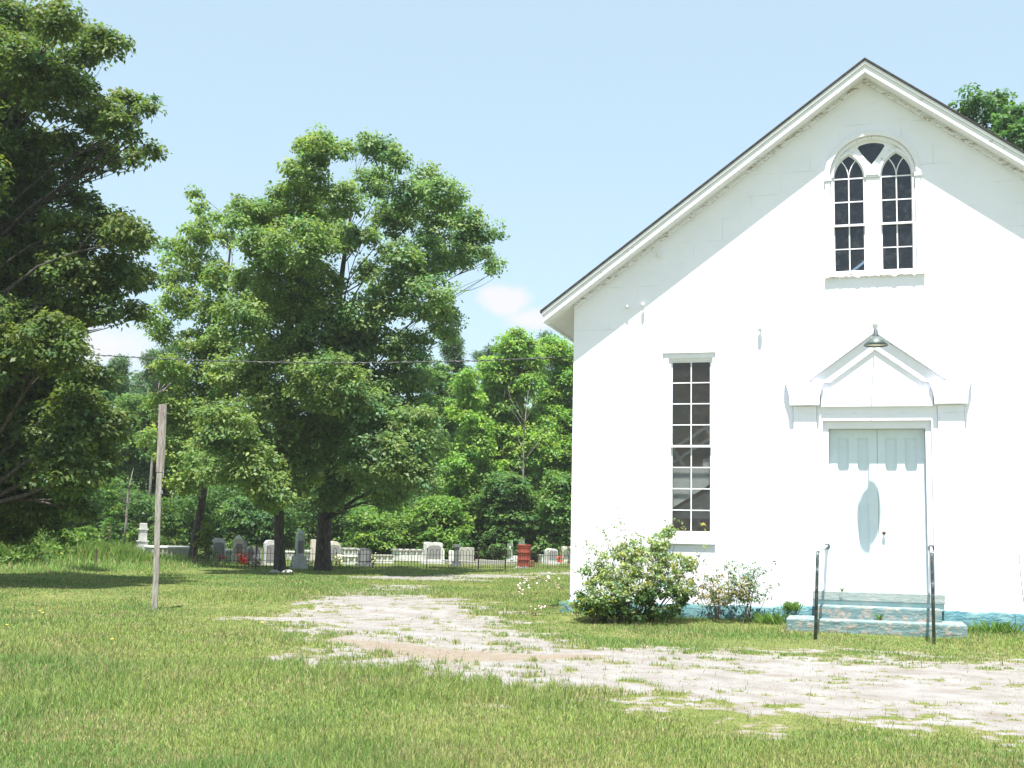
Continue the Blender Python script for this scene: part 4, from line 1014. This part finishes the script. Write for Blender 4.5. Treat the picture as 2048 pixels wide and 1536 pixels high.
fence_run('iron_fence', gB+(gB-gA)*.02, along(1175), 'low black iron picket fence between the gate and the church corner', 'fence')
fp = onground(190, 1141); fpo = empty('fence_post', fp, 0, 'short dark wooden fence post in the weeds at left', 'post')
m_ = MB(); m_.tube([(0, 0, -.2), (.01, 0, .62)], [.04, .034], 8); m_.build('shaft', M['stem'], fpo)
m_ = MB(); m_.tube([(-.035, -.03, .5), (.045, -.03, .52)], .006, 5); m_.build('wire_loop', M['iron'], fpo)

def place(px0, px1, py_top, py_base):
    P = gp((px0+px1)/2, py_base); d = hdist(P); k = d/FPX
    P[2] = float(zground(np.array([P[0]]), np.array([P[1]]))[0]); 
    return tuple(P), (px1-px0)*k, (py_base-py_top)*k
def prof(w, h, top):
    a = w/2
    if top == 'flat': return [(-a, 0), (a, 0), (a, h), (-a, h)]
    if top == 'rough': return [(-a, 0), (a, 0), (a*.98, h*.5), (a, h*.97), (a*.4, h), (-a*.3, h*.98), (-a*.9, h), (-a, h*.6)]
    if top == 'round': return [(-a, 0), (a, 0)]+[(a*math.cos(t), h-a*.35+a*.35*math.sin(t)) for t in np.linspace(0, math.pi, 13)]
    if top == 'arch': return [(-a, 0), (a, 0)]+[(a*math.cos(t), h-a+a*math.sin(t)) for t in np.linspace(0, math.pi, 15)]
    if top == 'shoulder': return [(-a, 0), (a, 0), (a, h*.88), (a*.86, h*.90)]+[(a*.8*math.cos(t), h*.93+h*.07*math.sin(t)) for t in np.linspace(0, math.pi, 9)]+[(-a*.86, h*.90), (-a, h*.88)]
    if top == 'scallop': return [(-a, 0), (a, 0), (a, h*.93)]+[(a*(1-t), h*(.95+.05*abs(math.sin(t*math.pi)))) for t in np.linspace(.05, 1.95, 17)]+[(-a, h*.93)]
GRP = 'gravestones in the cemetery'
ROT = R(44)
def headstone(px0, px1, t, b, top, mat, label, base=True, thick=.28, rot=None, inset=True, name='headstone', cat='headstone', lean_=0):
    P, w, h = place(px0, px1, t, b); rot = ROT if rot is None else rot
    root = empty(name, P, rot, label, cat, GRP)
    bh = .13 if base else 0
    if lean_: root.rotation_euler = (lean_, 0, rot)
    m_ = MB(); m_.prism([(x*.92, z+bh) for x, z in prof(w, h-bh, top)], -w*thick/1, w*thick); m_.build('tablet', M[mat], root, bevel=.012)
    if base:
        m_ = MB(); m_.box(-w*.62, w*.62, -w*thick-.07, w*thick+.07, -.1, bh-.002); m_.build('base', M[mat], root, bevel=.012)
    if inset:
        m_ = MB(); m_.prism([(x*.74, z*.70+bh+h*.12) for x, z in prof(w, h-bh, 'round')], -w*thick-.006, -w*thick-.0015); m_.build('inscription_panel', M['inset'], root)
    return root
def obelisk(px0, px1, t, b, sh, mat, label, basef=.30, rot=None):
    P, w, h = place(px0, px1, t, b); w /= 1.18; root = empty('obelisk', P, ROT if rot is None else rot, label, 'monument', GRP)
    hb = h*basef; sw = sh*w
    m_ = MB(); m_.box(-w/2, w/2, -w/2, w/2, -.1, hb*.42); m_.build('base', M[mat], root, bevel=.015)
    m_ = MB(); m_.box(-w*.40, w*.40, -w*.40, w*.40, hb*.421, hb); m_.build('plinth_block', M[mat], root, bevel=.015)
    a, c = sw/2, sw/2*.86; zt = h-sw*.55
    m_ = MB(); m_.add([(-a, -a, hb+.001), (a, -a, hb+.001), (a, a, hb+.001), (-a, a, hb+.001), (-c, -c, zt), (c, -c, zt), (c, c, zt), (-c, c, zt), (0, 0, h)],
                      [(3, 2, 1, 0), (0, 1, 5, 4), (1, 2, 6, 5), (2, 3, 7, 6), (3, 0, 4, 7), (4, 5, 8), (5, 6, 8), (6, 7, 8), (7, 4, 8)])
    m_.build('shaft', M[mat], root, bevel=.01)
    m_ = MB(); m_.box(-a*.7, a*.7, -a-.006, -a-.0015, hb+.06*h, hb+.38*h); m_.build('inscription_panel', M['inset'], root)
    return root
def boxtomb(px0, px1, t, b, mat, label, depth=.8, rot=None, lid='marble', panels=4):
    P, w, h = place(px0, px1, t, b); root = empty('box_tomb', P, ROT if rot is None else rot, label, 'tomb', GRP)
    m_ = MB(); m_.box(-w/2+.05, w/2-.05, -depth/2+.05, depth/2-.05, -.1, h*.84); m_.build('chest', M[mat], root)
    m_ = MB(); m_.box(-w/2, w/2, -depth/2, depth/2, h*.841, h); m_.build('lid', M[lid], root, bevel=.015)
    for i in range(panels+1):
        x = -w/2+.08+(w-.16)*i/panels; m_ = MB(); m_.box(x-.035, x+.035, -depth/2+.02, -depth/2+.048, 0, h*.84); m_.build('pilaster', M[mat], root)
    return root
# tiered monument
M['stained'] = stone('white stone streaked with black', (.36, .36, .34), (.55, .55, .53), (.10, .10, .09), 5)
P, w, h = place(271, 294, 1062, 1123); root = empty('tiered_monument', P, ROT, 'white stained monument of stacked tiers left of the wooden post', 'monument', GRP)
for (f0, f1, ww, nm) in ((-.08, .08, 1.05, 'base'), (.0801, .42, .80, 'lower_block'), (.4201, .46, .92, 'cornice'), (.4601, .78, .62, 'middle_block'), (.7801, .83, .78, 'cornice'), (.8301, 1.0, .55, 'top_block')):
    m_ = MB(); q = w*ww/2; m_.box(-q, q, -q, q, f0*h, f1*h); m_.build(nm, M['stained'], root, bevel=.02)
boxtomb(296, 376, 1104, 1125, 'cement', 'long low grey coping tomb right of the tiered monument behind the weeds', 1.6, lid='marble', panels=8)
headstone(421, 448, 1084, 1129, 'shoulder', 'granite', 'tall pale granite tablet nearest the small yellow sapling', base=False)
obelisk(458, 491, 1074, 1132, .62, 'beige_stone', 'stubby pointed stone between the pale tablet and the low curved one')
headstone(482, 492, 1088, 1126, 'arch', 'granite_dark', 'thin dark headstone peeping behind the stubby pointed stone', base=False, inset=False)
headstone(492, 520, 1097, 1132, 'round', 'cement', 'low grey headstone with curved top beside the red flowers', thick=.3)
headstone(526, 553, 1083, 1132, 'shoulder', 'granite', 'tall pale granite tablet just left of the straight trunk', base=False)
boxtomb(568, 589, 1107, 1125, 'marble', 'small white box tomb between the straight trunk and the tall obelisk', .7, panels=2)
obelisk(581, 614, 1061, 1138, .56, 'granite', 'tallest pale obelisk between the two big trunks', .33)
boxtomb(613, 634, 1103, 1127, 'marble', 'small pale vault half behind the flared trunk', .7, panels=2)
headstone(620, 640, 1082, 1128, 'flat', 'beige_stone', 'beige square topped stone left of the flared trunk', base=False, inset=False)
headstone(652, 679, 1085, 1126, 'arch', 'beige_stone', 'rounded beige headstone just right of the flared trunk', base=False, thick=.32)
boxtomb(679, 712, 1099, 1123, 'marble', 'white vault with dark lid behind the low white tomb', .8, lid='cement', panels=3)
boxtomb(686, 719, 1112, 1129, 'marble', 'low white box tomb left of the dark headstone', .8, panels=2)
headstone(715, 741, 1097, 1133, 'round', 'granite_dark', 'dark grey headstone with flowers on its right', thick=.25)
boxtomb(742, 783, 1110, 1126, 'marble', 'low white box tomb right of the dark headstone', .9, lid='cement', panels=3)
boxtomb(787, 852, 1099, 1123, 'marble', 'longest white panelled vault with a dark lid', 1.1, lid='cement', panels=5)
headstone(846, 884, 1085, 1128, 'scallop', 'granite', 'broad grey headstone with a scalloped top and wide base', thick=.2)
headstone(876, 888, 1096, 1125, 'arch', 'marble', 'small white stone right of the scalloped headstone', inset=False)
headstone(897, 908, 1101, 1129, 'arch', 'marble', 'narrow white rounded stone left of the dark pillar', base=False, inset=False, thick=.3)
headstone(916, 949, 1095, 1125, 'rough', 'cement', 'rough square grey slab behind the dark pillar', base=False, inset=False, thick=.12)
P, w, h = place(905, 920, 1090, 1134); root = empty('pillar_monument', P, ROT, 'dark polished pillar monument in front of the rough slab', 'monument', GRP)
m_ = MB(); m_.box(-w*.6, w*.6, -w*.5, w*.5, -.1, h*.14); m_.box(-w*.46, w*.46, -w*.42, w*.42, h*.141, h*.27); m_.build('base', M['granite_dark'], root, bevel=.012)
m_ = MB(); m_.box(-w*.28, w*.28, -w*.26, w*.26, h*.271, h*.86); m_.build('shaft', M['granite_dark'], root, bevel=.012)
m_ = MB(); m_.box(-w*.40, w*.40, -w*.36, w*.36, h*.861, h); m_.build('cap', M['granite_dark'], root, bevel=.02)
# plot coping
A_ = gp(946, 1130); B2 = gp(1034, 1130); L_ = float(np.linalg.norm(B2-A_)); cp = empty('plot_coping', (A_[0], A_[1], 0), math.atan2(B2[1]-A_[1], B2[0]-A_[0]), 'long low concrete kerb of a plot behind the gate', 'coping', GRP)
m_ = MB(); m_.box(0, L_, -.1, .1, -.1, .17); m_.build('kerb', M['cement'], cp, bevel=.015); m_ = MB(); m_.box(.002, .2, .1, 3.0, -.1, .165); m_.box(L_-.2, L_-.002, .1, 3., -.1, .165); m_.build('kerb', M['cement'], cp, bevel=.015)
headstone(1001, 1010, 1097, 1124, 'arch', 'marble', 'slim white rounded tablet left of the broken column', base=False, inset=False, thick=.2)
P, w, h = place(1011, 1028, 1081, 1125); root = empty('broken_column', P, ROT, 'broken white column monument left of the rusty drum', 'monument', GRP)
m_ = MB(); m_.box(-w*.55, w*.55, -w*.55, w*.55, -.1, h*.14); m_.build('base', M['marble'], root, bevel=.015)
m_ = MB(); n_ = 14; vs = []; g = np.random.default_rng(4)
for zz, rr in ((.141, .42), (.2, .36), (.6, .34), (.9, .32)):
    for k in range(n_): a = 2*math.pi*k/n_; vs.append((w*rr*math.cos(a), w*rr*math.sin(a), h*zz+(h*.1*math.cos(a+1)+h*.02*g.normal() if zz == .9 else 0)))
m_.add(vs, [(i*n_+k, i*n_+(k+1) % n_, (i+1)*n_+(k+1) % n_, (i+1)*n_+k) for i in range(3) for k in range(n_)]+[tuple(range(3*n_, 4*n_))]); m_.build('shaft', M['marble'], root)
headstone(1034, 1048, 1078, 1125, 'flat', 'marble', 'white square topped tablet rising behind the rusty drum', base=False, inset=False, thick=.25)
headstone(1025, 1036, 1112, 1126, 'flat', 'marble', 'tiny white footstone left of the rusty drum', base=False, inset=False, thick=.25)
boxtomb(1077, 1091, 1109, 1126, 'marble', 'small white table tomb right of the rusty drum', .5, panels=1)
headstone(1090, 1114, 1098, 1130, 'shoulder', 'granite', 'pale granite headstone between the drum and the beige stone', thick=.3)
headstone(1118, 1150, 1093, 1127, 'scallop', 'beige_stone', 'beige headstone half hidden by the church corner', thick=.25)
headstone(548, 566, 1098, 1126, 'flat', 'cement', 'low grey slab behind the straight trunk', base=False, inset=False)
boxtomb(448, 462, 1106, 1127, 'cement', 'small grey tomb between the pale tablet and the stubby stone', .6, panels=1)
# drum
P, w, h = place(1033, 1062, 1090, 1134); root = empty('steel_drum', P, 0, 'rust red steel drum standing by the cemetery gate', 'drum'); r = w/2*.95
m_ = MB(); m_.lathe([(r*.93, 0), (r*.98, .01), (r*.95, .03), (r*.95, h*.30), (r, h*.325), (r*.95, h*.35), (r*.95, h*.62), (r, h*.645), (r*.95, h*.67), (r*.95, h*.93), (r*1.0, h*.95), (r*1.02, h), (r*.96, h), (r*.93, h*.95), (r*.9, h*.3)], (0, 0, 0), 32); m_.build('barrel', M['rust_red'], root, smooth=True)
m_ = MB(); m_.lathe([(r*.97, h*.87), (r*1.01, h*.885), (r*.97, h*.90)], (0, 0, 0), 32); m_.build('hoop', M['rust_red'], root, smooth=True)
P2 = gp(1063, 1135); dl = empty('drum_lid', tuple(P2), 0, 'rusty orange lid leaning against the drum', 'lid'); dl.rotation_euler = (R(12), 0, R(35))
m_ = MB(); m_.lathe([(.15, 0), (.16, .012), (.15, .024), (.12, .014)], (0, 0, .16), 24, 'y'); m_.build('disc', M['rust'], dl)
for k, (px, py, s) in enumerate(((1036, 1138, .16), (1051, 1138, .11), (548, 1146, .20), (574, 1146, .22))):
    P = gp(px, py); g = np.random.default_rng(60+k); m_ = MB(); prof_ = [(s*.6, -.05), (s, .02), (s*.9, .07), (s*.4, .11)]; m_.lathe(prof_, (0, 0, 0), 9)
    m_.v = [(x*(1+.3*math.sin(3*x*20+k)), y*.7, z) for x, y, z in m_.v]
    o = m_.build('field_stone', M['cement'], None, bevel=.01, loc=tuple(P)); tag(o, ('flat stone lying at the left foot of the drum', 'small stone lying under the drum', 'flat pale stone left of the straight trunk base', 'flat pale stone right of the straight trunk base')[k], 'stone')
# flowers
def bouquet(px, py, mat, label, r=.20, n=60, seed=0, name='flower_bouquet'):
    P = gp(px, py); root = empty(name, tuple(P), 0, label, 'flowers', 'flowers left on the graves')
    m_ = MB(); m_.lathe([(.05, 0), (.07, .1), (.075, .12)], (0, 0, 0), 10); m_.build('pot', M['cement'], root)
    petals(root, (0, 0, .24), r, n, mat, seed, 'flower', .045); petals(root, (0, 0, .17), r, n//2, 'fl_leaf', seed+1, 'leaves', .045)
bouquet(441, 1131, 'fl_magenta', 'magenta flowers before the pale tablet by the yellow sapling', seed=1)
bouquet(485, 1133, 'fl_red', 'bright red flowers beside the stubby pointed stone', .26, 90, seed=3)
bouquet(511, 1134, 'fl_white', 'white and pink flowers before the low curved headstone', seed=5)
bouquet(613, 1135, 'fl_white', 'pinkish white flowers at the foot of the tall obelisk', .28, 80, seed=7)
bouquet(673, 1132, 'fl_cream', 'cream flowers before the rounded beige headstone', .28, 70, seed=9)
bouquet(742, 1131, 'fl_cream', 'cream flowers right of the dark headstone', .26, 70, seed=11)
P = gp(1119, 1131); wr = empty('flower_wreath', tuple(P), ROT, 'red and white wreath on a stand before the beige headstone', 'flowers', 'flowers left on the graves')
m_ = MB()
for a in np.linspace(0, 2*math.pi, 16)[:-1]: m_.lathe([(.01, -.03), (.032, -.01), (.032, .01), (.01, .03)], (.11*math.cos(a), 0, .30+.11*math.sin(a)), 6)
m_.build('ring', M['fl_red'], wr); m_ = MB(); m_.tube([(-.12, 0, 0), (0, .02, .36), (.12, 0, 0)], .01, 5); m_.build('stand', M['iron'], wr)

# ------------------------------------------------------------------ planting along the church front
def wall_bush():
    g = np.random.default_rng(12); base = np.array([-4.25, -1.0, -.07]); root = empty('variegated_shrub', tuple(base), 0, 'large spreading shrub with small pale leaves against the church wall', 'shrub')
    lob = [(-.55, 0, .45, .50), (.0, 0, .42, .55), (.5, .1, .45, .48), (-.3, .1, .95, .42), (.25, .1, 1.0, .42), (.62, .2, 1.0, .34), (-.75, .1, .85, .22), (.45, .2, 1.4, .25), (.95, .3, 1.05, .16), (.62, .25, 1.62, .14), (-.1, .1, 1.25, .25), (-.85, .1, .35, .28), (.85, .2, .6, .26)]
    cl = []; rd = []
    for x, y, z, r in lob:
        n = int(420*r*r)+10; c = shell_pts((x, y, z), r*.95, r*.9, n, g, .45); cl.append(c); rd.append(np.full(n, .085))
    cl = np.concatenate(cl); rd = np.concatenate(rd); cl[:, 2] = np.maximum(cl[:, 2], .05)
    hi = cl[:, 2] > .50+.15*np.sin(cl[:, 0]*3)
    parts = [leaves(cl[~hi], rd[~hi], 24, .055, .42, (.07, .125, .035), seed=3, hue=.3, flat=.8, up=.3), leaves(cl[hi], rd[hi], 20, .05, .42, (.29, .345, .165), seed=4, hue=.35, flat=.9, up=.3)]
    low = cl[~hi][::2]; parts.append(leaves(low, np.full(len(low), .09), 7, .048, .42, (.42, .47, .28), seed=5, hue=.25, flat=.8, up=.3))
    mb = MB(); shoots = []
    for i in range(26):
        a = g.uniform(0, 6.28); e = np.array([g.uniform(-1.0, 1.1), g.uniform(-.2, .45), g.uniform(.9, 1.5)]); p0 = (e[0]*.25, e[1]*.3, 0); mb.tube(bend(p0, e, g, 5, .04), [.012, .010, .008, .005, .003], 4)
    tips = [(-.95, .2, 1.45, 1), (-.35, .25, 1.95, 1), (-.30, .2, 1.75, 1), (-.6, .2, 1.6, 1), (.0, .2, 1.62, 1), (.1, .3, 1.5, 1), (.7, .3, 1.85, 1), (.66, .25, 1.7, 1), (1.28, .3, 1.35, 1), (1.15, .3, 1.2, 1), (-1.15, .1, .9, 1), (-.8, .2, 1.3, 1)]
    for x, y, z, s in tips:
        pts = bend((x*.35, y*.4, .7), (x, y, z), g, 9, .05); mb.tube(pts, list(np.linspace(.006, .0018, 9)), 4)
        for q in pts[3:]:
            for _ in range(3):
                e = np.array(q)+g.normal(size=3)*np.array([.09, .06, .05]); mb.tube([q, tuple(e)], .0016, 3); shoots.append(e)
            shoots.append(np.array(q))
    sh = np.array(shoots); parts.append(leaves(sh, np.full(len(sh), .04), 4, .042, .40, (.19, .25, .09), seed=6, hue=.3, flat=1, up=.2))
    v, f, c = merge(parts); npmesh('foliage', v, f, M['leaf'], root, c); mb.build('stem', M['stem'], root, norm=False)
wall_bush()
def nandina(x, y, h, w, label, col, seed, nst=9, low=.35, n=90):
    g = np.random.default_rng(seed); root = empty('nandina', (x, y, -.03), 0, label, 'shrub', 'thin stemmed shrubs along the church wall'); mb = MB(); cl = []
    for i in range(nst):
        e = np.array([g.normal()*w*.45, g.normal()*w*.2, h*g.uniform(.55, 1)]); p0 = (g.normal()*.07, g.normal()*.05, -.05); pts = bend(p0, e, g, 7, .05); mb.tube(pts, list(np.linspace(.008, .003, 7)), 4)
        for q in pts[3:]:
            for _ in range(4):
                t = np.array(q)+g.normal(size=3)*np.array([w*.22, w*.14, h*.07]); mb.tube([q, tuple(t)], .002, 3); cl.append(t)
    cl = np.array(cl); k = cl[:, 2] > h*low; cl = cl[k]
    v, f, c = leaves(cl, np.full(len(cl), .055), 9, .055, .26, col, seed=seed, hue=.9, cvar=.3, flat=.7, up=.45); npmesh('foliage', v, f, M['leaf'], root, c); mb.build('stem', M['stem'], root, norm=False)
nandina(-2.86, -.42, .85, .62, 'low sparse shrub with reddish leaves right of the big shrub', (.20, .19, .07), 3)
nandina(-2.28, -.42, 1.05, .58, 'taller sparse green shrub with bundled stems nearer the steps', (.12, .19, .06), 4, 12)
# dead stump wrapping at its foot
nandina(-4.95, -1.2, .40, .55, 'small yellow green plant at the left foot of the big shrub', (.17, .26, .05), 8, 8, .2)
# arching rose cane by the church corner
g = np.random.default_rng(14); rc = empty('rose_cane', (-5.35, -.5, -.05), 0, 'arching cane with pale pink blossoms at the church corner', 'plant'); m_ = MB()
pts = [(.1*0, 0, 0), (-.15, 0, .35), (-.45, 0, .62), (-.8, 0, .70), (-1.05, -.02, .60), (-1.2, -.03, .42)]; m_.tube(pts, [.008, .007, .006, .005, .004, .003], 5)
pts2 = [(0, 0, 0), (-.3, -.1, .22), (-.7, -.2, .15), (-.85, -.22, .08)]; m_.tube(pts2, [.007, .006, .004, .003], 5); m_.build('stem', M['stem'], rc)
fl = MB()
for q in pts[2:]+pts2[2:]+[(-.62, 0, .67), (-.95, 0, .66), (-1.13, 0, .52)]:
    petals(rc, q, .09, 10, 'fl_white', int(abs(q[0])*100), 'blossom', .022)
cl = np.array([np.array(q)+g.normal(size=3)*.05 for q in pts[1:]+pts2[1:] for _ in range(3)]); v, f, c = leaves(cl, np.full(len(cl), .05), 5, .04, .4, (.2, .2, .08), seed=3, hue=.6); npmesh('foliage', v, f, M['leaf'], rc, c)
# bare sapling at the right edge
g = np.random.default_rng(15); sp_ = empty('bare_sapling', (2.42, -.35, -.02), 0, 'thin bare sapling against the wall at the right edge', 'plant'); m_ = MB()
pts = bend((0, 0, 0), (-.03, 0, 2.5), g, 9, .03); m_.tube(pts, list(np.linspace(.008, .002, 9)), 4)
for q in pts[2:]:
    for s_ in (-1, 1): m_.tube([q, (q[0]+s_*.12+g.normal()*.04, q[1], q[2]+.16)], .0022, 3)
m_.build('stem', M['bark_pale'], sp_, norm=False)
# weeds growing in the steps
for (x, y, z, s, lab) in ((-.62, -.34, .585, .10, 'tiny weed growing on the edge of the threshold slab'), (-1.50, -.14, .2, .22, 'thin weed rising at the foot of the left pilaster'), (.0, -.70, .13, .14, 'grass tuft growing between the church steps'), (-1.9, -.45, -.08, .34, 'big grass tuft at the wall left of the steps'), (2.0, -.5, -.08, .34, 'big grass tuft at the wall right of the steps'), (1.62, -.5, -.08, .22, 'small grass tuft beside the right end of the steps')):
    g = np.random.default_rng(int(abs(x)*100)); n = 26 if s < .2 else 160; r = s*.25 if s < .2 else s*.7
    P0 = np.stack([g.normal(size=n)*r*.5, g.normal(size=n)*r*.35, np.zeros(n)], -1); a = g.uniform(0, 6.28, n); h = s*g.uniform(.5, 1.1, n)
    sd2 = np.stack([np.cos(a), np.sin(a), 0*a], -1)*.004; tp_ = P0+np.stack([np.cos(a+1), np.sin(a+1), 0*a], -1)*(h*.5)[:, None]; tp_[:, 2] += h*.8; md = P0+(tp_-P0)*.4; md[:, 2] += h*.2
    V = np.stack([P0-sd2, P0+sd2, md+sd2*.8, tp_], 1).reshape(-1, 3); c = np.array([.15, .27, .055])*g.uniform(.6, 1.3, (n, 1))
    o = npmesh('grass_tuft', V, np.arange(n*4).reshape(n, 4), M['grass'], None, np.repeat(c, 4, 0), loc=(x, y, z)); tag(o, lab, 'weed', 'weeds around the church steps')
# yellow dandelions
for k, (px, py, lab) in enumerate(((78, 1232, 'yellow dandelion left of the two together in the left grass'), (84, 1236, 'yellow dandelion right of the two together in the left grass'), (12, 1262, 'yellow dandelion nearest the left edge of the photo'), (523, 1256, 'yellow dandelion at the left tip of the sandy drive'), (580, 1188, 'yellow dandelion beyond the sandy drive, farthest of all'), (222, 1292, 'yellow dandelion alone in the middle of the left grass'))):
    P = gp(px, py, -.09); root = empty('dandelion', (P[0], P[1], -.10), 0, lab, 'flower', 'dandelions in the lawn')
    m_ = MB(); m_.tube([(0, 0, 0), (.01, 0, .09)], .0025, 4); m_.build('stem', M['fl_leaf'], root); m_ = MB(); m_.lathe([(.004, .088), (.022, .1), (.018, .108), (.004, .11)], (.01, 0, 0), 9); m_.build('flower_head', M['fl_yellow'], root)

# ------------------------------------------------------------------ summer haze
hm = bpy.data.materials.new('summer haze'); hm.use_nodes = True; ht = hm.node_tree; ht.nodes.clear()
pv = N(ht, 'ShaderNodeVolumePrincipled'); pv.inputs['Color'].default_value = (.93, .96, 1, 1); pv.inputs['Density'].default_value = .00038; pv.inputs['Anisotropy'].default_value = .1
ho = N(ht, 'ShaderNodeOutputMaterial'); ht.links.new(pv.outputs[0], ho.inputs['Volume'])
hb = MB(); hb.box(-1300, 1300, -1300, 1300, -1.6, 26)
o = hb.build('haze', hm); tag(o, kind='stuff')
S.cycles.volume_bounces = 0
